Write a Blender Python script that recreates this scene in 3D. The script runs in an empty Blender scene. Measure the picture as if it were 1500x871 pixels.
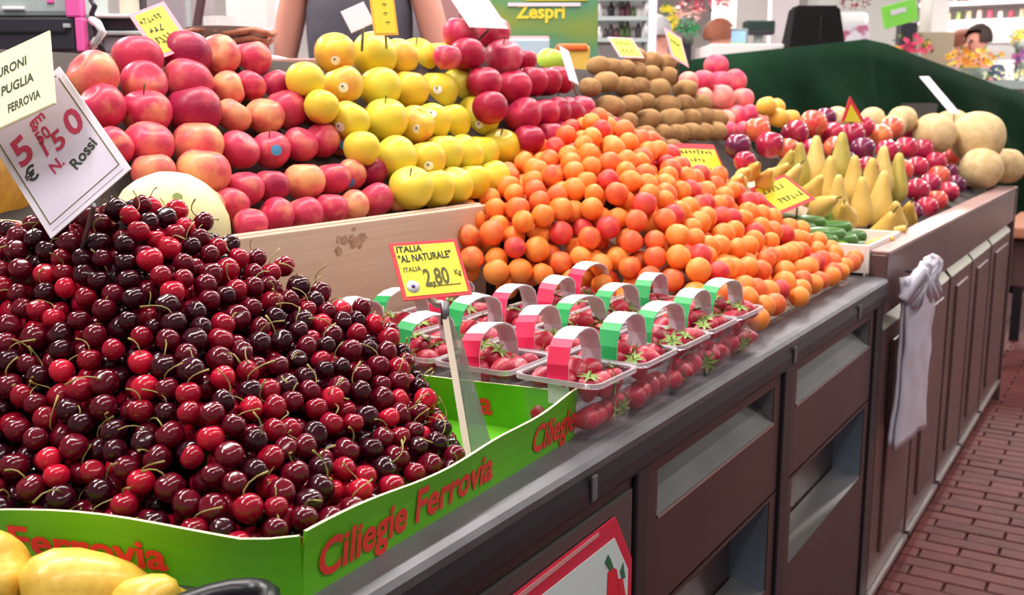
import bpy, bmesh, math, random
import numpy as np
from mathutils import Vector, Matrix, Euler, noise

# ------------------------------------------------------------------ camera, light, exposure
SC = bpy.context.scene
COL = SC.collection
CAM = np.array([0.503, 0.0, 1.31]); YAW = math.radians(31.934); PIT = math.radians(10.222); FPX = 1500.0
cam_d = bpy.data.cameras.new('camera'); cam = bpy.data.objects.new('camera', cam_d); COL.objects.link(cam)
cam.location = CAM; cam.rotation_euler = (math.pi/2 - PIT, 0, YAW)
cam_d.sensor_width = 36; cam_d.lens = 36*FPX/1500; cam_d.clip_start = 0.02; cam_d.clip_end = 100
cam_d.dof.use_dof = True; cam_d.dof.focus_distance = 1.15; cam_d.dof.aperture_fstop = 10.0
SC.camera = cam
SC.view_settings.view_transform = 'Standard'; SC.view_settings.look = 'None'
SC.view_settings.exposure = 0.0; SC.view_settings.gamma = 1.0
try: SC.view_settings.use_curve_mapping = False
except Exception: pass
W = bpy.data.worlds.new('hall_daylight'); SC.world = W; W.use_nodes = True
W.node_tree.nodes['Background'].inputs[0].default_value = (0.93, 0.95, 1.0, 1)
W.node_tree.nodes['Background'].inputs[1].default_value = 0.36
LAMP_POWER = {-.9: 50.0, 1.1: 21.0}; LAMP_HALL = 120.0          # W of the strip lamps over the stall, over the aisle and in the hall behind
CEIL_Z = 4.4

hv = np.array([-math.sin(YAW), math.cos(YAW), 0]); rv = np.array([math.cos(YAW), math.sin(YAW), 0])
fwd = hv*math.cos(PIT) - np.array([0, 0, 1.0])*math.sin(PIT)
upv = hv*math.sin(PIT) + np.array([0, 0, 1.0])*math.cos(PIT)
def ray(px, py): return fwd + rv*((px-750)/FPX) + upv*((435.5-py)/FPX)
def at(px, py, d): return CAM + ray(px, py)*d                 # point at a given depth
def onplane(px, py, n, k):                                    # ray meets plane n.p = k
    v = ray(px, py); t = (k - n@CAM)/(n@v); return CAM + v*t, t
def proj(P):
    v = np.asarray(P, float) - CAM; z = v@fwd
    return 750+FPX*(v@rv)/z, 435.5-FPX*(v@upv)/z, z
rnd = random.Random(7)
PI = math.pi

# ------------------------------------------------------------------ materials
MATS = {}
def srgb(h):
    if isinstance(h, str):
        h = h.lstrip('#'); c = [int(h[i:i+2], 16)/255 for i in (0, 2, 4)]
    else: c = h
    return tuple(x/12.92 if x <= .04045 else ((x+.055)/1.055)**2.4 for x in c) + (1,)
def mat(name, col, rough=.5, metal=0, spec=.5, coat=0, trans=0, col2=None, scale=8, detail=3, bump=0, bscale=40,
        rand=None, emit=None, estr=0, ramp=(.35, .65), sss=0, stretch=None, aniso=0, coords='Object', spots=None):
    if name in MATS: return MATS[name]
    m = bpy.data.materials.new(name); m.use_nodes = True; nt = m.node_tree; N = nt.nodes; L = nt.links
    b = N['Principled BSDF']; b.inputs['Roughness'].default_value = rough; b.inputs['Metallic'].default_value = metal
    b.inputs['Specular IOR Level'].default_value = spec; b.inputs['Coat Weight'].default_value = coat
    b.inputs['Coat Roughness'].default_value = .08
    if sss:
        b.inputs['Subsurface Weight'].default_value = sss; b.inputs['Subsurface Scale'].default_value = .01
    c = srgb(col); b.inputs['Base Color'].default_value = c
    out = None
    tc = N.new('ShaderNodeTexCoord'); vec = tc.outputs[coords]
    oi = N.new('ShaderNodeObjectInfo')
    if col2 or bump:
        add = N.new('ShaderNodeVectorMath'); add.operation = 'ADD'
        mul = N.new('ShaderNodeVectorMath'); mul.operation = 'SCALE'; mul.inputs['Scale'].default_value = 1.0
        comb = N.new('ShaderNodeCombineXYZ')
        m37 = N.new('ShaderNodeMath'); m37.operation = 'MULTIPLY'; m37.inputs[1].default_value = 37.0
        L.new(oi.outputs['Random'], m37.inputs[0])
        for i in range(3): L.new(m37.outputs[0], comb.inputs[i])
        if stretch:
            mp = N.new('ShaderNodeMapping'); mp.inputs['Scale'].default_value = stretch
            L.new(vec, mp.inputs[0]); L.new(mp.outputs[0], add.inputs[0])
        else: L.new(vec, add.inputs[0])
        L.new(comb.outputs[0], add.inputs[1]); vec = add.outputs[0]
    if col2:
        nz = N.new('ShaderNodeTexNoise'); nz.inputs['Scale'].default_value = scale; nz.inputs['Detail'].default_value = detail
        L.new(vec, nz.inputs['Vector'])
        rp = N.new('ShaderNodeValToRGB'); e = rp.color_ramp.elements
        e[0].position, e[1].position = ramp; e[0].color = c; e[1].color = srgb(col2)
        L.new(nz.outputs[0], rp.inputs[0]); out = rp.outputs[0]
    if rand:                                       # per-object shift towards a third colour
        mx = N.new('ShaderNodeMix'); mx.data_type = 'RGBA'
        rr = N.new('ShaderNodeMapRange'); rr.inputs['To Max'].default_value = rand[1]
        L.new(oi.outputs['Random'], rr.inputs[0]); L.new(rr.outputs[0], mx.inputs[0])
        if out: L.new(out, mx.inputs[6])
        else: mx.inputs[6].default_value = c
        mx.inputs[7].default_value = srgb(rand[0]); out = mx.outputs[2]
    if spots:                                      # small lenticels / seeds
        vz = N.new('ShaderNodeTexVoronoi'); vz.inputs['Scale'].default_value = spots[1]; L.new(vec if (col2 or bump) else tc.outputs[coords], vz.inputs['Vector'])
        rp2 = N.new('ShaderNodeValToRGB'); e = rp2.color_ramp.elements; e[0].position = spots[2]; e[1].position = spots[2]+.06
        e[0].color = (1, 1, 1, 1); e[1].color = (0, 0, 0, 1); L.new(vz.outputs['Distance'], rp2.inputs[0])
        mx = N.new('ShaderNodeMix'); mx.data_type = 'RGBA'; L.new(rp2.outputs[0], mx.inputs[0])
        if out: L.new(out, mx.inputs[6])
        else: mx.inputs[6].default_value = c
        mx.inputs[7].default_value = srgb(spots[0]); out = mx.outputs[2]
    if out: L.new(out, b.inputs['Base Color'])
    if bump:
        nb = N.new('ShaderNodeTexNoise'); nb.inputs['Scale'].default_value = bscale; nb.inputs['Detail'].default_value = 3
        L.new(vec, nb.inputs['Vector'])
        bp = N.new('ShaderNodeBump'); bp.inputs['Strength'].default_value = bump; bp.inputs['Distance'].default_value = .002
        L.new(nb.outputs[0], bp.inputs['Height']); L.new(bp.outputs[0], b.inputs['Normal'])
    if trans: b.inputs['Transmission Weight'].default_value = trans
    if emit:
        b.inputs['Emission Color'].default_value = srgb(emit); b.inputs['Emission Strength'].default_value = estr
    MATS[name] = m; return m
def clear_plastic(name='clear_plastic', tint=(.98, .96, .97, 1), fac=.10):
    if name in MATS: return MATS[name]
    m = bpy.data.materials.new(name); m.use_nodes = True; nt = m.node_tree; N = nt.nodes; L = nt.links
    N.remove(N['Principled BSDF']); t = N.new('ShaderNodeBsdfTransparent'); t.inputs[0].default_value = tint
    g = N.new('ShaderNodeBsdfGlossy'); g.inputs['Roughness'].default_value = .12
    d = N.new('ShaderNodeBsdfDiffuse'); d.inputs[0].default_value = (.85, .82, .85, 1)
    m1 = N.new('ShaderNodeMixShader'); m1.inputs[0].default_value = .45; L.new(g.outputs[0], m1.inputs[1]); L.new(d.outputs[0], m1.inputs[2])
    m2 = N.new('ShaderNodeMixShader'); m2.inputs[0].default_value = fac; L.new(t.outputs[0], m2.inputs[1]); L.new(m1.outputs[0], m2.inputs[2])
    L.new(m2.outputs[0], N['Material Output'].inputs[0]); MATS[name] = m; return m

# ------------------------------------------------------------------ object helpers
def link(name, me, m=None, parent=None, loc=None, smooth=False):
    if isinstance(me, bmesh.types.BMesh):
        bm = me; me = bpy.data.meshes.new(name); bm.normal_update(); bm.to_mesh(me); bm.free()
    if m is not None and len(me.materials) == 0: me.materials.append(m)
    if smooth:
        for p in me.polygons: p.use_smooth = True
    o = bpy.data.objects.new(name, me); COL.objects.link(o)
    if loc is not None: o.location = loc
    if parent is not None: o.parent = parent
    return o
def tag(o, label=None, cat=None, group=None, kind=None):
    if label: o['label'] = label
    if cat: o['category'] = cat
    if group: o['group'] = group
    if kind: o['kind'] = kind
    return o
def thing(name, label, cat, loc=(0, 0, 0), rot=(0, 0, 0), group=None):
    o = bpy.data.objects.new(name, None); COL.objects.link(o); o.empty_display_size = .05
    o.location = loc; o.rotation_euler = rot; return tag(o, label, cat, group)
def add_box(bm, c, s, rz=0, bevel=0, M=None):
    r = bmesh.ops.create_cube(bm, size=1); v = r['verts']
    mt = Matrix.Translation(Vector(c)) @ Matrix.Rotation(rz, 4, 'Z') @ Matrix.Diagonal((s[0], s[1], s[2], 1))
    if M is not None: mt = M @ mt
    bmesh.ops.transform(bm, matrix=mt, verts=v)
    if bevel:
        ed = list({e for x in v for e in x.link_edges})
        bmesh.ops.bevel(bm, geom=ed, offset=bevel, segments=2, affect='EDGES', profile=.5)
    return bm
def box(c, s, rz=0, bevel=0, M=None): return add_box(bmesh.new(), c, s, rz, bevel, M)
def box2(a, b, bevel=0):                          # from min/max corners
    c = [(x+y)/2 for x, y in zip(a, b)]; s = [abs(y-x) for x, y in zip(a, b)]
    return box(c, s, 0, bevel)
def prism(bm, pts, n, t):                          # planar polygon pts extruded by t along n (centered)
    n = Vector(n).normalized()*t*.5
    a = [bm.verts.new(Vector(p)+n) for p in pts]; b = [bm.verts.new(Vector(p)-n) for p in pts]
    bm.faces.new(a); bm.faces.new(b[::-1]); k = len(pts)
    for i in range(k): bm.faces.new((a[i], b[i], b[(i+1) % k], a[(i+1) % k]))
    bmesh.ops.recalc_face_normals(bm, faces=bm.faces); return bm
def tube(bm, pts, rads, seg=6):
    pts = [Vector(p) for p in pts]; rings = []
    if not hasattr(rads, '__len__'): rads = [rads]*len(pts)
    for i, p in enumerate(pts):
        t = (pts[min(i+1, len(pts)-1)] - pts[max(i-1, 0)]).normalized()
        a = t.cross(Vector((.31, .17, .93))).normalized() if abs(t.dot(Vector((.31, .17, .93)).normalized())) < .98 else t.cross(Vector((1, 0, 0))).normalized()
        b = t.cross(a)
        rings.append([bm.verts.new(p + (a*math.cos(2*PI*k/seg) + b*math.sin(2*PI*k/seg))*rads[i]) for k in range(seg)])
    for i in range(len(rings)-1):
        for k in range(seg):
            bm.faces.new((rings[i][k], rings[i][(k+1) % seg], rings[i+1][(k+1) % seg], rings[i+1][k]))
    bm.faces.new(rings[0][::-1]); bm.faces.new(rings[-1]); return bm
def lathe(prof, seg=20, wob=0, lobes=0, seed=0):   # profile list of (r, z); poles close when r==0
    bm = bmesh.new(); rings = []
    for r, z in prof:
        if r < 1e-6: rings.append([bm.verts.new((0, 0, z))])
        else:
            rings.append([bm.verts.new((r*(1+wob*math.sin(lobes*2*PI*k/seg+seed))*math.cos(2*PI*k/seg), r*(1+wob*math.sin(lobes*2*PI*k/seg+seed))*math.sin(2*PI*k/seg), z)) for k in range(seg)])
    for a, b in zip(rings, rings[1:]):
        for k in range(seg):
            j = (k+1) % seg
            if len(a) == 1 and len(b) == 1: continue
            if len(a) == 1: bm.faces.new((a[0], b[j], b[k]))
            elif len(b) == 1: bm.faces.new((a[k], a[j], b[0]))
            else: bm.faces.new((a[k], a[j], b[j], b[k]))
    bmesh.ops.recalc_face_normals(bm, faces=bm.faces); return bm
def mesh_of(name, bm, m, smooth=True):
    me = bpy.data.meshes.new(name); bm.normal_update(); bm.to_mesh(me); bm.free()
    if m is not None: me.materials.append(m)
    if smooth:
        for p in me.polygons: p.use_smooth = True
    return me
def round_prof(dim_t, dim_b, n=14, sq=1.0, flat=1.0):   # unit fruit profile with a top and a bottom dimple
    P = [(0, 1-dim_t)]
    for i in range(1, n):
        a = PI*i/n; r = math.sin(a)**.9; z = math.cos(a)
        z -= (dim_t*math.exp(-(r/.28)**2) if z > 0 else -dim_b*math.exp(-(r/.25)**2))
        P.append((r*(1+.06*z*sq), z*flat))
    P.append((0, -1+dim_b)); return [(r, z) for r, z in P]
FONT = None
def text_mesh(s, size, m, bold=0, sx=1.0, shear=0, extr=.0):
    c = bpy.data.curves.new('lettering', 'FONT'); c.body = s; c.size = size; c.offset = bold*size; c.shear = shear; c.extrude = extr
    c.resolution_u = 3; c.align_x = 'LEFT'
    o = bpy.data.objects.new('tmp', c); COL.objects.link(o)
    dg = bpy.context.evaluated_depsgraph_get(); me = bpy.data.meshes.new_from_object(o.evaluated_get(dg))
    bpy.data.objects.remove(o); bpy.data.curves.remove(c)
    for v in me.vertices: v.co.x *= sx
    me.materials.clear(); me.materials.append(m); me.name = 'lettering'; return me
def basis(o_, x, y):
    x = Vector(x).normalized(); y = Vector(y); y = (y - x*y.dot(x)).normalized(); z = x.cross(y)
    return Matrix(((x.x, y.x, z.x, o_[0]), (x.y, y.y, z.y, o_[1]), (x.z, y.z, z.z, o_[2]), (0, 0, 0, 1)))
def mtx(o, M): o.matrix_world = M; return o
CLS = {}
def classed(o, base, x):                       # remember a thing of a look-and-place class; numbered from the left afterwards
    CLS.setdefault(base, []).append((x, o))
def number_classes():
    for base, L in CLS.items():
        L.sort(key=lambda t: t[0])
        for i, (x, o) in enumerate(L): o['label'] = base if len(L) == 1 else '%s, %s from left' % (base, ordinal(i))
    CLS.clear()
def ordinal(i): return ['first', 'second', 'third', 'fourth', 'fifth', 'sixth', 'seventh', 'eighth', 'ninth', 'tenth', 'eleventh', 'twelfth', 'thirteenth', 'fourteenth', 'fifteenth', 'sixteenth', 'seventeenth', 'eighteenth', 'nineteenth', 'twentieth'][min(i, 19)]

# ------------------------------------------------------------------ floor, hall
m_mortar = mat('mortar', '#5a3a38', .9, bump=.4, bscale=90)
m_brick = mat('brick_red', '#74393a', .6, col2='#5c2a2c', scale=14, bump=.35, bscale=60, rand=('#84443f', .7))
floor = tag(link('floor', box((-2, 5, -.06), (16, 22, .1)), m_mortar), kind='structure')
cells = []
bw, bl = .068, .205
for j in range(-2, 105):
    y = 2.3 + j*bw
    for i in range(-1, 9):
        x = -.30 + i*bl + (bl/2 if j % 2 else 0)
        cells.append((x, y))
cells.sort(key=lambda p: (p[0]-CAM[0])**2 + (p[1]-CAM[1])**2 + (0 if p[0] > -.1 else 50))
bmeshes = []
for k in range(4):
    bm = box((0, 0, 0), (bl-.007, bw-.006, .02), 0); bmesh.ops.bevel(bm, geom=[e for e in bm.edges if e.verts[0].co.z > 0 and e.verts[1].co.z > 0], offset=.003, segments=1, affect='EDGES')
    bmeshes.append(mesh_of('brick', bm, m_brick, False))
for i, (x, y) in enumerate(cells[:300]):
    o = bpy.data.objects.new('brick', bmeshes[i % 4]); COL.objects.link(o); o.parent = floor
    o.location = (x, y, -.005 + rnd.uniform(-.0015, .0015)); o.rotation_euler = (rnd.uniform(-.006, .006), rnd.uniform(-.004, .004), rnd.uniform(-.006, .006))
bm = bmesh.new()
for x, y in cells[300:]: add_box(bm, (x, y, -.005), (bl-.007, bw-.006, .02))
tag(link('brick_paving', bm, m_brick, floor), kind='stuff')

m_wall = mat('hall_wall', '#e9e4e2', .8, col2='#d8d2d2', scale=1.2)
tag(link('wall_back', box2((-9, 14, 0), (8, 14.2, CEIL_Z)), m_wall), kind='structure')
tag(link('wall_left', box2((-7.2, -5, 0), (-7, 14, CEIL_Z)), m_wall), kind='structure')
tag(link('ceiling', box2((-9, -5, CEIL_Z), (8, 14.2, CEIL_Z+.1)), mat('ceiling_white', '#f2f0ee', .9)), kind='structure')
m_lamp = mat('lamp_housing', '#e8e8e8', .4); m_diff = mat('lamp_diffuser', '#ffffff', .4, emit='#fffaf2', estr=9)
for i, (x, y) in enumerate([(-.9, -.6), (-.9, 1.2), (-.9, 3.0), (-.9, 4.8), (1.1, -.6), (1.1, 1.2), (1.1, 3.0), (1.1, 4.8), (-3.2, 1.6), (-3.2, 4.6), (-3.2, 8), (.5, 8.4), (3.6, 8), (-1.4, 11.5), (3, 11.5)]):
    t = thing('strip_lamp', 'strip lamp above the hall', 'lamp', (x, y, CEIL_Z-1.2), group='strip lamps above the stalls')
    t['label'] = 'suspended white strip lamp over the hall, row %s, %s along' % (ordinal(sorted({-3.2, -1.4, -.9, .5, 1.1, 3, 3.6}).index(x)), ordinal(i))
    link('housing', box((0, 0, .05), (.14, 1.5, .06), 0, .01), m_lamp, t)
    link('diffuser', box((0, 0, .012), (.11, 1.44, .016)), m_diff, t)
    bm = bmesh.new()
    for s in (-.6, .6): tube(bm, [(0, s, .08), (0, s, 1.2)], .006)
    link('suspension', bm, m_lamp, t)
    ld = bpy.data.lights.new('strip_light', 'AREA'); ld.shape = 'RECTANGLE'; ld.size = .12; ld.size_y = 1.44
    ld.energy = LAMP_POWER.get(x, LAMP_HALL); ld.color = (1, .965, .92)
    lo = bpy.data.objects.new('strip_light', ld); COL.objects.link(lo); lo.parent = t; lo.location = (0, 0, .002)

# ------------------------------------------------------------------ the counter
ZT = .93
m_steel = mat('brushed_steel', '#8d8b90', .42, .85, col2='#7b797e', scale=30, stretch=(1, .05, 1))
m_lip = mat('counter_lip_grey', '#6f6d72', .5, .3, col2='#636166', scale=20)
m_dark = mat('dark_metal', '#2b282d', .42, .45)
m_panel = mat('brown_steel_panel', '#4e3a38', .40, .5, col2='#402e2d', scale=3)
m_panel2 = mat('red_brown_steel_panel', '#735856', .42, .45, col2='#624846', scale=3)
m_trough = mat('bright_steel', '#b4b0ae', .3, .9); m_grip = mat('grip_steel', '#4c4a49', .5, .6, col2='#3c3a3a', scale=6)
m_black = mat('gap_shade_black', '#0b0a0b', .8)  # near-black paints in the shade behind the drawer gaps and in the holes
cnt = thing('market_counter', 'long stainless and brown steel market counter with drawers along the red brick aisle', 'counter', (0, 2.4, 0))
def cpart(name, bm, m, smooth=False):
    o = link(name, bm, m, cnt, smooth=smooth); o.location = (0, -2.4, 0); return o
Y0, Y1, YS = -.35, 5.0, 2.47
cpart('worktop', box2((-1.0, Y0, ZT-.03), (-.055, Y1, ZT)), m_steel)
# rounded grey lip: profile swept along y
def sweep_y(prof, y0, y1, bm=None):
    bm = bm or bmesh.new()
    a = [bm.verts.new((x, y0, z)) for x, z in prof]; b = [bm.verts.new((x, y1, z)) for x, z in prof]; k = len(prof)
    bm.faces.new(a[::-1]); bm.faces.new(b)
    for i in range(k): bm.faces.new((a[i], a[(i+1) % k], b[(i+1) % k], b[i]))
    bmesh.ops.recalc_face_normals(bm, faces=bm.faces); return bm
cpart('front_lip', sweep_y([(-.056, ZT-.02), (-.056, ZT+.001), (-.012, ZT), (-.004, ZT-.003), (0, ZT-.009), (-.003, ZT-.02)], Y0, YS), m_lip)
cpart('front_rail', sweep_y([(-.05, ZT-.06), (-.05, ZT-.0195), (-.004, ZT-.0195), (0, ZT-.036), (0, ZT-.052), (-.005, ZT-.06)], Y0, YS), m_dark)
bm = bmesh.new()
for y in (.98, 1.74, 2.2): add_box(bm, (.0015, y, ZT-.036), (.003, .012, .03), 0, .001)
cpart('rail_joint', bm, m_lip)
cpart('carcass', box2((-.95, Y0, .1), (-.13, Y1, ZT-.03)), m_black)
cpart('kick_plate', box2((-.9, Y0, 0), (-.09, Y1-.3, .11)), m_dark)
posts = [(.52, .56), (1.112, 1.148), (1.715, 1.765), (2.405, 2.47)]
for y0, y1 in posts: cpart('post', box2((-.13, y0, .1), (-.006, y1, ZT-.06), .003), m_dark)
def drawer(y0, y1, z0, z1, rz0, rz1, front_m, poster=False):
    d = link('drawer', box2((-.13, y0, z0), (-.012, y0+.035, z1)), front_m, cnt); d.location = (0, -2.4, 0)
    def s(n, bm, m):
        o = link(n, bm, m, d); return o
    s('stile', box2((-.13, y1-.035, z0), (-.012, y1, z1)), front_m)
    s('top_strip', box2((-.13, y0+.035, rz1), (-.012, y1-.035, z1)), front_m)
    s('front_panel', box2((-.13, y0+.035, z0), (-.012, y1-.035, rz0)), front_m)
    s('edge_trim', box2((-.02, y0, z1-.006), (-.008 if z1 > .8 else -.0115, y1, z1)), m_trough if z1 > .8 else front_m)
    # recessed grip: sloping lower face, back, and two ends
    bm = bmesh.new()
    sl = (.06, .058) if rz1-rz0 < .1 else (.075, .012)
    if rz1-rz0 < .1: s('edge_highlight', box2((-.014, y0+.036, rz0-.003), (-.010, y1-.036, rz0+.001)), m_trough)  # thin bright strip paints the highlight line along the recess bottom
    prism(bm, [(-.013, y0+.036, rz0), (-.013, y1-.036, rz0), (-sl[0], y1-.036, rz0+sl[1]), (-sl[0], y0+.036, rz0+sl[1])], (.5, 0, .8), .003)
    s('grip_trough', bm, m_grip if rz1-rz0 < .1 else m_trough)
    s('grip_back', box2((-.105, y0+.035, rz0), (-.1 if rz1-rz0 < .1 else -.078, y1-.035, rz1)), m_dark if rz1-rz0 < .1 else front_m)
    s('grip_end', box2((-.1, y1-.040, rz0), (-.014, y1-.035, rz1)), m_trough if rz1-rz0 < .1 else mat('blue_steel', '#8494a6', .3, .8))
    return d
for (y0, y1) in [(-.3, .515), (.565, 1.107), (1.153, 1.71), (1.77, 2.40)]:
    drawer(y0, y1, .655, .888, .785, .85, m_panel)
    drawer(y0, y1, .13, .65, .475, .645, m_panel)
# flush section with tall doors further along
cpart('upper_fascia', box2((-.06, YS, .84), (-.004, Y1, .985), .004), m_panel2)
cpart('fascia_edge', box2((-.07, YS, .985), (0, Y1, .993), .002), mat('edge_pink_brown', '#a98582', .4, .3))
for (y0, y1) in [(2.49, 2.93), (2.96, 3.40), (3.44, 3.86), (3.89, 4.34), (4.38, 4.96)]:
    d = link('door', box2((-.12, y0, .13), (-.008, y1, .80), .003), m_panel2, cnt); d.location = (0, -2.4, 0)
    link('raised_panel', box2((-.01, y0+.10, .2), (0, y1-.10, .76), .004), m_panel2, d)
    bm = bmesh.new(); prism(bm, [(-.008, y0, .80), (-.008, y1, .80), (-.04, y1, .838), (-.04, y0, .838)], (.7, 0, .7), .004)
    link('door_grip', bm, mat('grip_grey_green', '#a9a698', .4, .5), d)
    link('toe_trim', box2((-.02, y0, .115), (.004, y1, .128)), m_trough, d)
cpart('end_panel', box2((-.95, Y1, 0.02), (0, Y1+.03, .99)), m_panel2)
# chilli poster in the near drawer front
pc = thing('chilli_poster', 'red bordered white poster with red chillies fixed to the near drawer front', 'poster', (.0, .95, .79))
pc_m = mat('poster_red', '#c8193a', .5); pw = mat('poster_white', '#c9d6d4', .5); pp = mat('poster_pink', '#c9888c', .5)
def pch(n, bm, m):
    o = link(n, bm, m, pc); o.location = (0, -.95, -.79); return o
pch('sleeve', box2((-.012, .70, .56), (-.007, 1.10, .853), .001), mat('dark_sleeve', '#3a3837', .3))
bm = bmesh.new(); prism(bm, [(-.004, .70, .831), (-.004, 1.045, .836), (-.004, 1.093, .765), (-.004, 1.093, .57), (-.004, .70, .57)], (1, 0, 0), .003); pch('red_border', bm, pc_m)
bm = bmesh.new(); prism(bm, [(-.002, .70, .822), (-.002, 1.0, .829), (-.002, 1.0, .8335), (-.002, .70, .8295)], (1, 0, 0), .001); pch('pink_edge', bm, pp)
bm = bmesh.new(); prism(bm, [(-.0015, .70, .810), (-.0015, 1.040, .812), (-.0015, 1.079, .757), (-.0015, 1.079, .58), (-.0015, .70, .58)], (1, 0, 0), .001); pch('white_face', bm, pw)
def flat_yz(pts, x, n, m, t=.0008):
    bm = bmesh.new(); prism(bm, [(x, a, b) for a, b in pts], (1, 0, 0), t); return pch(n, bm, m)
flat_yz([(1.022, .775), (1.034, .778), (1.046, .77), (1.062, .72), (1.066, .66), (1.05, .60), (1.03, .65), (1.02, .72)], -.0006, 'chilli', mat('chilli_red', '#d00f2c', .4))
flat_yz([(1.048, .757), (1.062, .752), (1.074, .72), (1.076, .66), (1.066, .62), (1.062, .70)], -.0003, 'chilli', MATS['chilli_red'])
gl = mat('leaf_green_print', '#12683a', .5)
flat_yz([(1.014, .792), (1.022, .798), (1.028, .79), (1.036, .776), (1.028, .775), (1.02, .785)], -.0002, 'chilli_stalk', gl)
flat_yz([(1.056, .764), (1.063, .772), (1.066, .76), (1.07, .75), (1.062, .751)], -.0001, 'chilli_stalk', gl)
o = link('lettering', text_mesh('INI', .036, pc_m, .02, .9), None, pc); o.matrix_local = Matrix.Translation((.0, -.95, -.79)) @ basis((-.0004, .968, .722), (0, 1, 0), (0, 0, 1))
# bags hung on the counter front
bg = thing('bag_bundle', 'bundle of white plastic carrier bags hanging on the counter front', 'bags', (.018, 2.545, .925), (0, 0, -.10))
m_bag = mat('white_bag', '#c3bdcb', .35, bump=.8, bscale=25, sss=.2)
def bag(dx, dy, w, h, name):
    bm = bmesh.new(); nu, nv = 14, 24; V = []
    for j in range(nv+1):
        v = j/nv; row = []
        for i in range(nu+1):
            u = i/nu-.5; ww = w*(1-.18*math.sin(v*3))
            row.append(bm.verts.new((dx + .006*noise.noise(Vector((u*5, v*6, dx*90))) + .012*math.cos(u*PI), dy + u*ww + .004*math.sin(v*5), -v*h - .03*abs(u)*(v > .9))))
        V.append(row)
    for j in range(nv):
        for i in range(nu): bm.faces.new((V[j][i], V[j][i+1], V[j+1][i+1], V[j+1][i]))
    o = link(name, bm, m_bag, bg, smooth=True); md = o.modifiers.new('s', 'SOLIDIFY'); md.thickness = .006; return o
bag(.0, .12, .29, .40, 'bag'); bag(.010, .11, .26, .41, 'bag')
bm = bmesh.new()
for k in range(16):
    a = rnd.uniform(-.10, .13); h0 = rnd.uniform(-.03, .0)
    tube(bm, [(.01, a+.07, h0-.03), (.03, a*.5+.09+rnd.uniform(-.02, .02), h0+.03), (.022, .09+a*.2, h0+.01), (.02, a+.11, h0-.05)], [.015, .018, .016, .012], 6)
link('bag_handles', bm, m_bag, bg, smooth=True)
link('hook', tube(bmesh.new(), [(-.026, .1, .0), (.03, .1, .0), (.035, .1, .02)], .005), m_steel, bg)

# ------------------------------------------------------------------ stepped display behind
m_wood = mat('crate_wood', '#d6bca6', .7, col2='#c6a78e', scale=9, stretch=(1, .12, 4), bump=.3, bscale=60)
m_woodl = mat('crate_wood_light', '#e6d3bf', .7, col2='#d8bfa6', scale=8, stretch=(1, .2, 3))
m_riser = mat('riser_grey', '#4a4341', .8, spec=.2)
riser = thing('display_riser', 'grey raised step at the back of the counter under the apple and kiwi crates', 'display stand', (-.8, 1.9, ZT))
o = link('step', box2((-.245, -1.8, 0), (.255, 1.5, .15)), m_riser, riser)
def crate(label, x0, x1, y0, y1, z0, z1, m, th=.014, knots=False, slats=1, cat='crate', name='wooden_crate', kinds=True):
    t = thing(name, label, cat, ((x0+x1)/2, (y0+y1)/2, z0))
    cx, cy = (x0+x1)/2, (y0+y1)/2
    def p(n, a, b):
        bm = box2((a[0]-cx, a[1]-cy, a[2]-z0), (b[0]-cx, b[1]-cy, b[2]-z0), .002); return link(n, bm, m, t)
    p('base', (x0, y0, z0), (x1, y1, z0+.01))
    h = (z1-z0)/slats
    for k in range(slats):
        a, b = z0+k*h+.003*(k > 0), z0+(k+1)*h-.003*(k < slats-1)
        p('front_board', (x1-th, y0, a), (x1, y1, b)); p('back_board', (x0, y0, a), (x0+th, y1, b))
        p('end_board', (x0+th, y0, a), (x1-th, y0+th, b)); p('end_board', (x0+th, y1-th, a), (x1-th, y1, b))
    if knots:
        mk = mat('wood_knot', '#9a7658', .8, col2='#b8957a', scale=60)
        for (yy, zz, r) in knots:
            bm = bmesh.new()
            for q in range(5):
                a = rnd.uniform(0, 6.3); rr = r*rnd.uniform(.1, .9)
                c = Vector((x1-cx+.0004, yy-cy+rr*math.cos(a)*.9, zz-z0+rr*math.sin(a)*.7)); s_ = r*rnd.uniform(.25, .5)
                vs = [bm.verts.new(c+Vector((q*.00005, s_*math.cos(2*PI*k/9)*rnd.uniform(.6, 1.1), s_*math.sin(2*PI*k/9)*rnd.uniform(.5, 1)))) for k in range(9)]
                bm.faces.new(vs)
            bmesh.ops.recalc_face_normals(bm, faces=bm.faces)
            link('knot', bm, mk, t)
    return t
crate('long pale wooden crate with a dark knot under the red and yellow apples', -1.0, -.535, .55, 1.56, 1.0801, 1.148, m_wood, knots=[(1.20, 1.122, .016)])
for o in list(COL.objects):
    pass
# tall front board below the crate rim (the riser's facing)
o = link('facing_board', box2((-.80+.255+.0, -.9, 0), (-.80+.275, 1.56, .215), .002), m_wood); o.parent = riser
o.data.transform(Matrix.Translation((.8, -1.9, 0)))
mk = MATS['wood_knot']
bm = bmesh.new()
for q in range(22):
    a = rnd.uniform(0, 6.3); rr = .026*rnd.uniform(.05, 1)**.8
    c = Vector((.2755+q*.00006, 1.187-1.9+rr*math.cos(a)*1.5, .186+rr*math.sin(a)*.75)); s_ = .012*rnd.uniform(.2, .7)
    bm.faces.new([bm.verts.new(c+Vector((0, s_*math.cos(2*PI*k/9)*rnd.uniform(.6, 1.2), s_*math.sin(2*PI*k/9)*rnd.uniform(.5, 1)))) for k in range(9)])
link('knot', bm, mk, riser)

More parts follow.
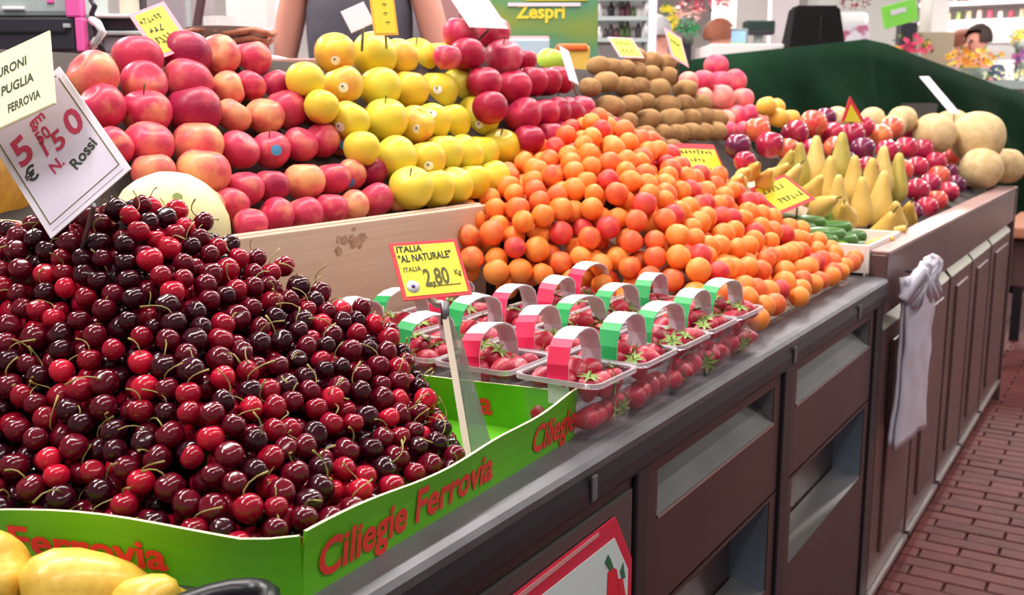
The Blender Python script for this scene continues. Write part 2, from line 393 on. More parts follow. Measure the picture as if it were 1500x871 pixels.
# ------------------------------------------------------------------ fruit kinds
m_apple = [mat('apple_red_pink', '#c22a4c', .42, spec=.32, col2='#e8936a', scale=.95, detail=5, ramp=(.50, .72), rand=('#c43a58', .6), coat=.04, spots=('#eec0a8', 15, .08)),
           mat('apple_orange_blush', '#d8505a', .42, spec=.32, col2='#eeb070', scale=.9, detail=5, ramp=(.40, .64), rand=('#d4605c', .5), coat=.04, spots=('#f4d8b0', 15, .08)),
           mat('apple_crimson', '#9c1640', .42, spec=.32, col2='#cc4a50', scale=1.0, detail=5, ramp=(.48, .74), rand=('#8d1848', .6), coat=.05, spots=('#e0a0a0', 15, .08))]
m_gold = [mat('golden_apple', '#dcbc28', .42, spec=.32, col2='#c9c748', scale=.9, detail=3, ramp=(.40, .64), rand=('#e6cc44', .7), coat=.04, spots=('#b09a34', 13, .07)),
          mat('golden_apple_blush', '#e3bc3a', .42, spec=.32, col2='#e38a48', scale=.8, detail=3, ramp=(.46, .66), rand=('#e8cc52', .5), coat=.04, spots=('#b08a30', 13, .07))]
m_redd = [mat('red_apple', '#a80f3a', .42, spec=.32, col2='#d23850', scale=1.0, detail=5, ramp=(.45, .72), rand=('#8f1438', .6), coat=.05, spots=('#e58a9a', 16, .07)),
          mat('red_apple_light', '#c42c54', .42, spec=.32, col2='#e58a8a', scale=.95, detail=5, ramp=(.45, .7), rand=('#b82450', .5), coat=.05, spots=('#f0b8b8', 16, .08))]
m_stem = mat('fruit_stem', '#5c4526', .8); m_sticker = mat('sticker_white', '#e8e4dc', .5); m_dot = mat('sticker_ink', '#3b3530', .5); m_stb = mat('sticker_blue', '#4fa3cf', .5)
apple_p = round_prof(.30, .20, 14, 1.0, .90)
apple_me = {}
def fruit_me(key, prof, m, seg=20, wob=.012, lobes=5):
    k = key+m.name
    if k not in apple_me: apple_me[k] = mesh_of(key, lathe(prof, seg, wob, lobes, hash(0)), m)
    return apple_me[k]
stem_bm = tube(bmesh.new(), [(0, 0, .55), (.03, 0, .85), (.09, .02, 1.12)], [.035, .03, .045], 5)
stem_me = mesh_of('stem', stem_bm, m_stem)
ALLFRUIT = []        # relaxed later, per pile
def relax(P, R, rays=None, it=60, lat=.25, floorfn=None):
    P = P.copy(); n = len(P)
    V = P - CAM; V /= np.linalg.norm(V, axis=1)[:, None]
    for _ in range(it):
        D = P[:, None]-P[None]; L = np.linalg.norm(D, axis=2)+np.eye(n); S = (R[:, None]+R[None])*.94
        ov = np.clip(S-L, 0, None)*(1-np.eye(n))
        if ov.max() < .0008: break
        mv = (D/L[..., None]*(ov*.5)[..., None]).sum(1)
        al = (mv*V).sum(1)[:, None]*V
        P += .8*(al + (mv-al)*lat)
    return P
def sticker(o, Rr, m=None, off=(0, 0)):
    """small round label lying on the fruit's skin, on the side towards the aisle"""
    M = o.matrix_basis.copy(); c = M.translation
    d = (Vector(CAM)-c).normalized(); r_ = Vector(rv); u_ = d.cross(r_).normalized()
    d = (d + r_*off[0] + (-u_)*off[1]).normalized()
    x = d.cross(Vector((.1, .2, 1))).normalized(); y = d.cross(x)
    def disc(r, k, m, par, h):
        bm = bmesh.new(); rg = []
        mid = bm.verts.new(d*(Rr+h)); ring = [bm.verts.new(d*(Rr+h-.5*r*r/Rr) + (x*math.cos(2*PI*i/k)+y*math.sin(2*PI*i/k))*r) for i in range(k)]
        for i in range(k): bm.faces.new((mid, ring[i], ring[(i+1) % k]))
        bmesh.ops.recalc_face_normals(bm, faces=bm.faces)
        Mi = M.inverted() @ Matrix.Translation(c); bmesh.ops.transform(bm, matrix=Mi, verts=bm.verts)
        return link('sticker' if par is o else 'sticker_print', bm, m, par)
    s = disc(.0085, 14, m or m_sticker, o, .0012); s['label'] = 'round paper sticker on the skin'
    if (m or m_sticker) is m_sticker:
        pr_ = disc(.0022, 6, m_dot, s, .002); pr_.location = (M.inverted().to_3x3() @ (x*.0022 - y*.0018))
# slanted boards the rows lie on: plane x = x0 - (z - z0)*k
def slope_plane(x0, z0, k): n = np.array([1, 0, k], float); return n, x0 + k*z0
def lay_rows(rows, plane, name, word, pile, mats, prof, cat, group, rscale=1.0, stems=(), stick=(), squash=(1, 1, 1), tilt=.5, pick=None, rmin=.02, rmax=.05, elong=False):
    n, k = plane; items = []
    for ri, row in enumerate(rows):
        for ci, f in enumerate(row):
            p, d = onplane(f[0], f[1], n, k); r = min(rmax, max(rmin, f[2]*d/FPX*rscale)); items.append((ri, ci, p, r, f))
    P = relax(np.array([i[2] for i in items]), np.array([i[3] for i in items]))
    out = []
    for (ri, ci, _, r, f), p in zip(items, P):
        mi = f[3] if len(f) > 3 else rnd.randrange(len(mats)); m = mats[mi]
        me = fruit_me(name, prof, m)
        o = bpy.data.objects.new(name, me); COL.objects.link(o); o.location = p
        o.scale = (r*squash[0]*rnd.uniform(.97, 1.03), r*squash[1]*rnd.uniform(.97, 1.03), r*squash[2]*rnd.uniform(.96, 1.03))
        if elong: o.rotation_euler = (rnd.uniform(-.2, .2), rnd.uniform(-.25, .25), rnd.uniform(-.45, .45)+.1)
        else:
            a = rnd.uniform(0, 6.28); tl = abs(rnd.gauss(0, tilt)); o.rotation_euler = (tl*math.cos(a), tl*math.sin(a), rnd.uniform(0, 6.28))
        L = '%s, %s from left in %s row down, %s' % (word[mi], ordinal(ci), ordinal(ri), pile)
        tag(o, L, cat, group); out.append((o, r))
        if (ri, ci) in stems:
            o.rotation_euler = (rnd.uniform(-.15, .3)+.35, 0, YAW); 
            s = bpy.data.objects.new('stem', stem_me); COL.objects.link(s); s.parent = o
        if (ri, ci) in stick: sticker(o, r, *stick[(ri, ci)])
    return out
pl_apple = slope_plane(-.60, 1.17, 1.05); pl_gold = slope_plane(-.585, 1.19, .85); pl_red = slope_plane(-.56, 1.22, .72)
pl_kiwi = slope_plane(-.56, 1.24, .85); pl_nect = slope_plane(-.13, 1.0, 1.15)
rows_apple = [
 [(137,113,36,1),(202,88,35,0),(272,80,36,2),(322,82,29,1),(367,88,28,0)],
 [(150,157,33,0),(210,122,32,0),(275,120,33,0),(334,130,25,1),(366,126,22,0),(405,128,24,2)],
 [(214,165,34,0),(284,163,38,2),(341,170,25,1),(389,170,27,1),(418,160,30,0),(458,160,24,0)],
 [(165,215,28,0),(218,213,34,0),(290,215,36,1),(350,220,28,0),(397,220,27,0),(440,212,25,0),(473,206,25,0),(500,208,20,1)],
 [(225,252,30,1),(302,256,36,1),(357,278,27,0),(396,273,26,2),(446,266,28,1),(487,262,25,0),(514,256,22,1),(543,252,23,2)],
 [(300,305,28,1),(340,300,26,0),(362,324,24,0),(405,316,26,0),(446,314,27,0),(485,306,24,0),(518,302,23,1),(551,293,25,0),(584,289,20,1)]]
lay_rows(rows_apple, pl_apple, 'apple', ['rosy red apple', 'orange blushed apple', 'crimson apple'], 'rosy apple display', m_apple, apple_p, 'apple', 'rosy apples in rows', 1.08,
         stems={(3, 4), (2, 0)}, stick={(3, 4): (m_stb, (.3, 0)), (3, 7): (m_stb, (.1, .2)), (4, 6): (m_stb, (-.1, .5))}, tilt=.7)
rows_gold = [
 [(491,79,29,1),(550,81,31,0),(585,85,26,1),(609,86,28,0),(642,86,24,1)],
 [(447,119,27,0),(503,125,28,1),(557,129,29,0),(600,132,27,1),(641,134,28,0),(670,128,26,0)],
 [(474,158,24,0),(509,176,28,0),(565,176,31,0),(610,183,26,1),(633,180,26,0),(660,180,27,0),(699,173,30,0)],
 [(530,218,25,0),(580,233,31,0),(627,234,26,1),(651,226,28,0),(679,226,27,0),(703,224,26,0),(733,217,27,0)],
 [(602,274,30,0),(638,276,27,0),(666,272,26,0),(692,267,25,0),(722,262,26,0)]]
lay_rows(rows_gold, pl_gold, 'yellow_apple', ['yellow apple', 'yellow apple with an orange blush'], 'yellow apple display', m_gold, round_prof(.26, .2, 14, .9, .96), 'apple', 'yellow apples in rows', 1.07,
         stems={(2, 2), (3, 6), (4, 0), (0, 3)}, stick={(0, 0): (None, (0, .3)), (1, 1): (None, (0, .1)), (1, 4): (None, (0, -.1)), (2, 1): (None, (-.5, .3)), (2, 3): (None, (.1, .2)), (2, 6): (None, (.1, .3)), (3, 2): (None, (.1, .3)), (2, 4): (None, (0, -.5))}, tilt=.45)
rows_red = [
 [(675,52,25,1),(722,49,25,1)],
 [(655,84,20,1),(685,80,25,0),(737,84,27,1),(770,88,16,0)],
 [(708,120,25,0),(752,128,26,0),(779,120,23,0),(800,120,22,0),(821,117,22,0)],
 [(718,158,25,0),(767,170,26,0),(797,168,23,0),(817,168,22,0),(835,165,22,0),(852,158,19,1)],
 [(775,204,22,0),(806,200,22,0),(828,194,22,0),(876,175,15,0),(897,183,14,0)]]
lay_rows(rows_red, pl_red, 'red_apple', ['deep red apple', 'lighter red apple'], 'dark red apple display', m_redd, apple_p, 'apple', 'dark red apples in rows', 1.07, stems={(1, 2)}, tilt=.5)
m_kiwi = [mat('kiwi_skin', '#7d5430', .85, col2='#a67a4a', scale=1.6, detail=6, rand=('#b58c5a', .7), bump=.5, bscale=26)]
kiwi_p = round_prof(.06, .05, 12, .2, 1.0)
rows_kiwi = [
 [(931,84,13),(955,91,14),(975,93,12)],
 [(876,96,13),(897,100,14),(915,101,13),(930,104,13),(951,111,14),(976,113,14)],
 [(864,128,14),(888,120,15),(916,127,14),(936,127,13),(963,131,15),(1003,131,15)],
 [(894,156,16),(922,154,14),(943,149,13),(977,155,15),(1003,152,13),(1024,153,14)],
 [(882,178,14),(916,180,14),(948,175,15),(982,175,15),(1009,174,14),(1028,172,13),(1048,174,14)],
 [(900,200,13),(921,200,13),(944,199,14),(968,197,14),(993,195,13),(1010,193,13),(1028,193,13),(1048,192,14)],
 [(960,212,13),(982,218,13),(998,232,13)]]
lay_rows(rows_kiwi, pl_kiwi, 'kiwi', ['brown furry kiwi'], 'kiwi display', m_kiwi, kiwi_p, 'kiwi', 'kiwis in rows', 1.08, squash=(1.28, .98, .98), elong=True, rmin=.018, rmax=.03)
m_peach = [mat('peach_pink', '#d82c5c', .6, col2='#ee8a7c', scale=1, ramp=(.42, .75), rand=('#c9204f', .5)), mat('peach_light', '#e86a74', .6, col2='#f0b08c', scale=1, rand=('#e2566c', .5))]
round_p = round_prof(.12, .03, 12, .1, .97)
rows_peach = [
 [(1049,97,18,0)], [(1008,120,15,1),(1030,119,17,0),(1054,122,18,0),(1076,120,18,0)],
 [(1030,143,15,1),(1056,144,20,1),(1088,145,16,1)], [(1062,176,15,1),(1078,172,17,0),(1097,168,15,0),(1112,178,14,1)], [(1067,192,14,0),(1090,190,15,0)]]
lay_rows(rows_peach, slope_plane(-.60, 1.24, .85), 'peach', ['deep pink peach', 'pale pink peach'], 'peach display', m_peach, round_p, 'peach', 'peaches past the kiwis', 1.03)
m_nect = [mat('nectarine_red', '#a0123c', .28, col2='#d23048', scale=1, rand=('#8f1040', .6), coat=.25), mat('nectarine_orange', '#d4383e', .28, col2='#ee8a48', scale=1, rand=('#c52a44', .4), coat=.25), mat('nectarine_plum', '#561040', .28, col2='#861c48', scale=1, rand=('#4a1038', .5), coat=.25)]
rows_nect = [
 [(1191,181,19,1),(1210,173,15,2),(1265,186,15,0),(1306,187,16,1)],
 [(1110,191,18,1),(1164,195,19,0),(1219,197,18,0),(1248,198,18,0),(1288,199,18,1),(1336,193,14,0)],
 [(1081,214,18,2),(1127,211,20,0),(1155,219,16,1),(1189,219,16,0),(1224,218,17,1),(1263,219,18,2),(1300,221,16,0),(1327,216,16,0),(1353,221,16,0)],
 [(1091,236,15,0),(1240,236,14,2),(1270,245,15,0),(1322,249,15,1),(1344,244,15,0),(1370,237,15,0),(1392,230,13,1)],
 [(1344,278,17,0),(1362,270,16,0),(1375,258,15,1),(1389,252,14,2),(1412,252,13,1)],
 [(1336,310,14,2),(1358,303,15,0),(1372,294,15,1),(1389,281,15,0),(1400,270,14,2),(1420,264,13,0)]]
lay_rows(rows_nect, pl_nect, 'nectarine', ['red nectarine', 'orange red nectarine', 'dark plum red nectarine'], 'nectarine heap', m_nect, round_p, 'nectarine', 'nectarines in the far heap', 1.05)
m_apri_y = [mat('yellow_fruit', '#efa52e', .5, col2='#f2bb50', scale=10)]
lay_rows([[(1123,156,14),(1137,158,13)], [(1140,172,14),(1158,174,13)]], slope_plane(-.42, 1.27, .85), 'yellow_plum', ['small yellow orange fruit'], 'behind nectarines', m_apri_y, round_p, 'fruit', 'yellow fruits behind the nectarines', 1.05)
m_mel = [mat('melon_net', '#d8bc8c', .75, col2='#c4a472', scale=3, bump=.5, bscale=14, spots=('#ecdab4', 9, .10))]
mel_p = round_prof(.05, .04, 16, 0, .98)
mel_me = lathe(mel_p, 24, .015, 10); mel_me = mesh_of('melon', mel_me, m_mel[0])
for i, (x, y, r, d, w) in enumerate([(1432, 201, 38, 4.35, 'largest netted melon on top at the far right corner'), (1369, 196, 30, 4.3, 'netted melon beside the largest melon, left of it'), (1437, 247, 30, 4.25, 'netted melon in front below the largest melon'), (1474, 243, 26, 4.5, 'netted melon at the far right end of the counter'),
        (1394, 186, 26, 4.55, 'netted melon half hidden between the two big melons'), (1322, 175, 20, 4.3, 'netted melon behind the nectarines, nearest the big melons'), (1308, 186, 18, 4.2, 'small netted melon low behind the nectarines'), (1278, 175, 18, 4.3, 'netted melon right of the triangular price sign'), (1226, 174, 18, 4.3, 'netted melon left of the triangular price sign')]):
    o = bpy.data.objects.new('melon', mel_me); COL.objects.link(o); R = r*d/FPX; o.location = at(x, y, d); o.scale = (R*1.02, R*1.02, R)
    o.rotation_euler = (rnd.uniform(-.5, .5), rnd.uniform(-.5, .5), rnd.uniform(0, 6)); tag(o, w, 'melon', 'netted melons at the far end')
# boards carrying the rows
def slope_board(label, plane, y0, y1, zlo, zhi, off, m=m_riser, base=None, name='display_board'):
    n, k = plane; kk = n[2]; nn = math.sqrt(1+kk*kk)
    xs = lambda z: k - kk*z - off*nn
    prof = [(xs(zlo), zlo), (xs(zhi), zhi), (xs(zhi)-.012, zhi), (xs(zhi)-.012, base), (xs(zlo), base)]
    o = link(name, sweep_y(prof, y0, y1), m); return tag(o, label, 'display board')
slope_board('slanted grey board under the rosy apples', pl_apple, .62, 1.26, 1.15, 1.40, .055, base=1.0905)
slope_board('slanted grey board under the yellow apples', pl_gold, 1.265, 1.62, 1.15, 1.40, .06, base=1.0905)
slope_board('slanted grey board under the dark red apples', pl_red, 1.625, 2.16, 1.10, 1.44, .05, base=1.0801)
slope_board('slanted grey board under the kiwis', pl_kiwi, 2.165, 2.72, 1.10, 1.42, .045, base=1.0801)
slope_board('slanted grey board under the pink peaches', slope_plane(-.60, 1.24, .85), 2.725, 3.35, 1.10, 1.40, .06, base=1.0801)
slope_board('slanted grey board under the nectarines', pl_nect, 2.95, 3.95, .945, 1.22, .06, base=.9301)

tag(link('melon_board', sweep_y([(-.10, ZT+.001), (-.10, .97), (-.72, 1.20), (-.74, 1.20), (-.74, ZT+.001)], 4.02, 4.95), m_riser), 'slanted grey board under the netted melons', 'display board')

# ------------------------------------------------------------------ random heaps (cherries, apricots)
def heap(hfn, dom, r, rj, n_try, depth, seed, inside=None, gap=.94):
    g = np.random.default_rng(seed); (x0, x1, y0, y1) = dom
    X = g.uniform(x0, x1, n_try); Yy = g.uniform(y0, y1, n_try); R = r*(1+g.uniform(-rj, rj, n_try))
    U = np.abs(g.normal(0, .25, n_try))*r; k = int(n_try*.45); U[k:] = g.uniform(.6, depth/r, n_try-k)*r
    cell = 2.2*r; grid = {}; out = []
    order = np.argsort(U)
    for i in order:
        h = hfn(X[i], Yy[i])
        if h is None: continue
        e = 1e-3; hx = ((hfn(X[i]+e, Yy[i]) or h)-h)/e; hy = ((hfn(X[i], Yy[i]+e) or h)-h)/e
        nrm = np.array([-hx, -hy, 1.]); nrm /= np.linalg.norm(nrm)
        p = np.array([X[i], Yy[i], h]) - nrm*(R[i]+U[i])
        if inside and not inside(p, R[i]): continue
        c = tuple((p//cell).astype(int)); ok = True
        for a in (-1, 0, 1):
            for b in (-1, 0, 1):
                for d in (-1, 0, 1):
                    for q, rq in grid.get((c[0]+a, c[1]+b, c[2]+d), ()):
                        if (q[0]-p[0])**2+(q[1]-p[1])**2+(q[2]-p[2])**2 < ((rq+R[i])*gap)**2: ok = False; break
                    if not ok: break
                if not ok: break
            if not ok: break
        if ok: grid.setdefault(c, []).append((p, R[i])); out.append((p[0], p[1], p[2], R[i], U[i]))
    return np.array(out)
def visible_px(P, R):          # how many half-resolution pixels of each ball the picture shows
    Wd, Hd = 750, 436; zb = np.full((Hd, Wd), 1e9); idb = np.full((Hd, Wd), -1)
    for i, (p, r) in enumerate(zip(P, R)):
        u, v, z = proj(p)
        if z < .1: continue
        u /= 2; v /= 2; rp = FPX*r/z/2
        xa, xb, ya, yb = int(u-rp), int(u+rp)+1, int(v-rp), int(v+rp)+1
        if xb < 0 or yb < 0 or xa >= Wd or ya >= Hd: continue
        xa, ya, xb, yb = max(xa, 0), max(ya, 0), min(xb, Wd-1), min(yb, Hd-1)
        if xb < xa or yb < ya: continue
        yy, xx = np.mgrid[ya:yb+1, xa:xb+1]; q = ((xx-u)**2+(yy-v)**2)/(rp*rp); m_ = q < 1
        dz = z - r*np.sqrt(np.clip(1-q, 0, 1)); sub = zb[ya:yb+1, xa:xb+1]; w = m_ & (dz < sub)
        sub[w] = dz[w]; idb[ya:yb+1, xa:xb+1][w] = i
    return np.bincount(idb[idb >= 0].ravel(), minlength=len(P))

# cherries ----------------------------------------------------------
A_, B_ = np.array([-.036, .553]), np.array([-.052, 1.030])       # right-hand wall, near and far foot
C_, D_ = np.array([-.60, .375]), np.array([-.60, .955])          # left-hand corners (out of the picture)
RIM = .985
def lerp(a, b, t): return a+(b-a)*t
def edge_d(p, a, b):                                             # signed distance, inside positive
    t = b-a; n_ = np.array([-t[1], t[0]])/np.linalg.norm(t); return (p-a)@n_
def ch_h(x, y):
    p = np.array([x, y]); dn = edge_d(p, C_, A_); dr = edge_d(p, A_, B_); df = edge_d(p, B_, D_); dl = edge_d(p, D_, C_)
    if min(dn, dr, df, dl) < 0: return None
    h = min(.967 + dn*.92, .955 + dr*.68, .962 + df*1.3, 1.19 + dl*.25)
    h = min(h, 1.225 - .22*abs(x+.43), .950 + edge_d(p, np.array([-.045, .815]), np.array([-.24, 1.015]))*2.1)
    if h < .952: return None
    return h + .006*noise.noise(Vector((x*14, y*14, 3)))
def ch_in(p, r):
    q = p[:2]; return min(edge_d(q, C_, A_), edge_d(q, A_, B_), edge_d(q, B_, D_), edge_d(q, D_, C_)) > r+.004 and p[2]-r > .934
CH = heap(ch_h, (-.6, -.03, .37, 1.04), .0122, .13, 110000, .07, 11, ch_in, .91)
vis = visible_px(CH[:, :3], CH[:, 3]); top = np.argsort(-vis)
m_ch = [mat('cherry_black', '#2e0512', .16, col2='#420818', scale=1.2, spec=.4, coat=.15, rand=('#240412', .6)), mat('cherry_dark', '#5e061c', .16, col2='#480414', scale=1.2, spec=.4, coat=.15, rand=('#6e0a20', .6)),
        mat('cherry_red', '#820820', .17, col2='#6c0516', scale=1.2, spec=.4, coat=.15, rand=('#b01230', .6)), mat('cherry_bright', '#b40c2c', .18, col2='#9c0a20', scale=1.2, spec=.4, coat=.15, rand=('#d4203a', .6))]
ch_words = ['almost black cherry', 'dark red cherry', 'red cherry', 'bright red cherry']
ch_p = round_prof(.22, .03, 10, .6, .93)
ch_me = [mesh_of('cherry', lathe(ch_p, 16, .02, 2, k), m) for k, m in enumerate(m_ch)]
m_cst = mat('cherry_stem_green', '#8a8a3c', .55, col2='#7a5f2c', scale=120, rand=('#a08a4a', .6))
cst = []
for k in range(6):
    q = random.Random(k); a = q.uniform(0, 6.28); b = q.uniform(1.2, 2.6)
    pts = [(0, 0, .72)]+[(b*math.cos(a+t*.7)*t**1.6*.9, b*math.sin(a+t*.7)*t**1.6*.9, .72+1.9*t-.9*t*t) for t in (.25, .5, .75, 1)]
    bm = tube(bmesh.new(), pts, [.075, .055, .05, .055, .10], 5); cst.append(mesh_of('stem', bm, m_cst))
def zone_c(p):
    u, v, z = proj(p)
    c = ['far left', 'left', 'inner left', 'middle', 'inner right', 'right', 'far right'][sum(u > k for k in (80, 170, 260, 350, 440, 540))]
    h = ['top', 'upper', 'upper central', 'central', 'lower central', 'lower', 'foot'][sum(v > k for k in (345, 415, 485, 555, 625, 695))]
    return '%s %s' % (h, c)
ch_col = np.random.default_rng(5).choice(4, len(CH), p=[.34, .34, .23, .09])
def put(me, name, p, s, rot):
    o = bpy.data.objects.new(name, me); COL.objects.link(o); o.location = p; o.scale = s; o.rotation_euler = rot; return o
for rank, i in enumerate(top[:300]):
    p = CH[i, :3]; r = CH[i, 3]; c = int(ch_col[i]); st = rnd.random() < .5
    a = rnd.uniform(0, 6.28); tl = rnd.uniform(0, 1.1)
    o = put(ch_me[c], 'cherry', p, (r, r, r), (tl*math.cos(a), tl*math.sin(a), rnd.uniform(0, 6.28)))
    tag(o, None, 'cherry', 'cherries heaped in the green box'); classed(o, '%s %s, %s of heap' % (ch_words[c], 'with thin stem' if st else 'without stem', zone_c(p)), proj(p)[0])
    if st:
        s = bpy.data.objects.new('stem', cst[rank % 6]); COL.objects.link(s); s.parent = o
def merge_copies(name, base_bms, mats, items):                    # many small fruits as one mesh
    VV, FF, MI = [], [], []; n0 = 0
    tmpl = []
    for bm in base_bms:
        bm.verts.index_update(); tmpl.append((np.array([v.co[:] for v in bm.verts]), [[v.index for v in f.verts] for f in bm.faces])); bm.free()
    for (p, s, e, k, mi) in items:
        v, f = tmpl[k]; Rm = np.array(Euler(e).to_matrix())
        VV.append((v*np.array(s))@Rm.T + np.array(p)); FF += [[q+n0 for q in x] for x in f]; MI += [mi]*len(f); n0 += len(v)
    me = bpy.data.meshes.new(name); me.from_pydata(np.vstack(VV).tolist(), [], FF)
    for m in mats: me.materials.append(m)
    me.polygons.foreach_set('material_index', MI); me.polygons.foreach_set('use_smooth', [True]*len(FF)); me.update(); return me
items = []
for i in top[300:]:
    e = (rnd.uniform(-1, 1), rnd.uniform(-1, 1), rnd.uniform(0, 6)); r = CH[i, 3]
    items.append((CH[i, :3], (r, r, r), e, 0, int(ch_col[i])))
    if rnd.random() < .3 and CH[i, 4] < .4*r: items.append((CH[i, :3], (r, r, r), e, 1+rnd.randrange(3), 4))
sb = []
for k in range(3):
    b = bmesh.new(); b.from_mesh(cst[k]); sb.append(b)
o = link('cherry_heap', merge_copies('cherry_heap', [lathe(round_prof(.22, .03, 8, .6, .93), 12)]+sb, m_ch+[m_cst], items))
tag(o, 'rest of the heaped dark red cherries filling the green cardboard box', 'cherries', kind='stuff')
# green cardboard box
m_card = mat('green_card', '#62b60c', .5, col2='#58aa0a', scale=5, bump=.15, bscale=12); m_ctxt = mat('print_red', '#e0322a', .5); m_cedge = mat('card_edge', '#dcd6ae', .7)
gb = thing('cherry_box', 'bright green cardboard box with red lettering holding the cherries', 'box', (-.30, .70, ZT))
gl0 = Vector((.30, -.70, -ZT))
def wall(a, b, sag, name, bulge=0):
    a3, b3 = np.array([*a, ZT+.001]), np.array([*b, ZT+.001]); t = b-a; n_ = np.array([t[1], -t[0]])/np.linalg.norm(t)
    bm = bmesh.new(); nu = 24; th = .003; rows_ = []
    for j in range(4):
        v = j/3; row = []
        for i in range(nu+1):
            u = i/nu; z = ZT+.001 + v*(RIM-ZT+sag(u)); of = bulge*math.sin(PI*u)*v + .006*v*v*(1 if bulge else 0) + .0012*math.sin(u*17)*v
            q = a+t*u+n_*of; row.append((Vector((q[0], q[1], z)), Vector((q[0]-n_[0]*th, q[1]-n_[1]*th, z))))
        rows_.append(row)
    V = [[(bm.verts.new(x), bm.verts.new(y)) for x, y in r] for r in rows_]
    edge_faces = []
    for j in range(3):
        for i in range(nu):
            for s in (0, 1):
                q = (V[j][i][s], V[j][i+1][s], V[j+1][i+1][s], V[j+1][i][s]); bm.faces.new(q if s == 0 else q[::-1])
    for i in range(nu): f = bm.faces.new((V[3][i][0], V[3][i+1][0], V[3][i+1][1], V[3][i][1])); f.material_index = 1
    for i in (0, nu):
        for j in range(3): bm.faces.new((V[j][i][0], V[j+1][i][0], V[j+1][i][1], V[j][i][1]))
    bmesh.ops.recalc_face_normals(bm, faces=bm.faces); bmesh.ops.translate(bm, vec=gl0, verts=bm.verts)
    me = bpy.data.meshes.new(name); bm.to_mesh(me); bm.free(); me.materials.append(m_card); me.materials.append(m_cedge)
    for p in me.polygons: p.use_smooth = False
    return link(name, me, None, gb), a3, b3, n_
w_near = wall(C_, A_, lambda u: .006*math.cos(u*9)+(.010 if u > .93 else 0)*(u-.93)/.07-.004, 'side_panel', .004)
w_right = wall(A_, B_, lambda u: .004*math.cos(u*6.3)+.002*math.sin(u*14), 'side_panel', .003)
w_far = wall(B_, D_, lambda u: 0, 'side_panel'); w_left = wall(D_, C_, lambda u: .02, 'side_panel')
bm = bmesh.new(); prism(bm, [(*q, ZT+.0015) for q in (C_, A_, B_, D_)], (0, 0, 1), .002); bmesh.ops.translate(bm, vec=gl0, verts=bm.verts); link('base', bm, m_card, gb)
def wall_text(w, s, u0, u1, z0, size, sx=None, inner=False, shear=0.0):
    _, a, b, n_ = w; t = b-a; L = np.linalg.norm(t); me = text_mesh(s, size, m_ctxt, .028, 1, shear)
    xs = [v.co.x for v in me.vertices]; wd = max(xs)-min(xs); x0 = min(xs); k = (u1-u0)*L/wd; zz = (RIM-ZT)
    for v in me.vertices:
        x = (v.co.x-x0)*k; y = v.co.y; u = u0 + x/L if not inner else u1 - x/L
        vv = (z0 + y)/zz; of = (.003 if w is w_right else .004 if w is w_near else 0)*math.sin(PI*u)*vv + (.006*vv*vv if w in (w_near, w_right) else 0) + .0012*math.sin(u*17)*vv
        of += .0012 if not inner else -.0045
        q = a+t*u; v.co = Vector((q[0]+n_[0]*of, q[1]+n_[1]*of, ZT+.001+z0+y)) + gl0
    return link('lettering', me, None, gb)
wall_text(w_right, 'Ciliegie Ferrovia', .035, .60, .011, .045)
wall_text(w_right, 'Ciliegie', .775, 1.0, .011, .045)
wall_text(w_near, 'Ciliegie Ferrovia', .30, .80, .012, .036)
wall_text(w_far, 'a', .19, .225, .016, .040, inner=True)

# apricots ----------------------------------------------------------
def ap_h(x, y):
    yn = 1.615 - .30*max(0, -.10-x) - .05*max(0, min(1, (-.37-x)*20))
    if not (-.70 < x < -.045 and yn < y < 2.44): return None
    h = min(.985 + (-.045-x)*.80, .99 + (y-yn)*1.25 + .25*max(0, -.2-x), .985 + (2.44-y)*.74, 1.26 + (x+.70)*1.0)
    pk = 1.325 - .60*math.hypot(x+.50, (y-1.96)*.8)**1.1
    return min(h, pk) + .010*noise.noise(Vector((x*9, y*9, 1)))
APR = .0215
AP = heap(ap_h, (-.70, -.045, 1.40, 2.44), APR, .10, 60000, .055, 21, lambda p, r: p[2]-r > .942, .90)
vis = visible_px(AP[:, :3], AP[:, 3]); top = np.argsort(-vis)
m_ap = [mat('apricot_orange', '#ee7c22', .55, col2='#f09a44', scale=1, rand=('#ee7020', .5), sss=.05), mat('apricot_blush', '#e4562c', .55, col2='#ee8a3a', scale=.9, rand=('#e4482c', .5), sss=.05), mat('apricot_red', '#d42c38', .55, col2='#ea6a3c', scale=.9, ramp=(.4, .75), rand=('#d42a3c', .5), sss=.05)]
ap_words = ['orange apricot', 'blushed orange apricot', 'red blushed apricot']
ap_bm = lathe(round_prof(.10, .03, 12, .2, .97), 20)
for v in ap_bm.verts:                                            # the seam
    a = math.atan2(v.co.y, v.co.x); s_ = math.exp(-(a/.22)**2)*.05; v.co.x *= 1-s_; v.co.y *= 1-s_
ap_me = []
for k, m in enumerate(m_ap):
    ap_me.append(mesh_of('apricot', ap_bm.copy(), m))
n_ap = 0; rest = []
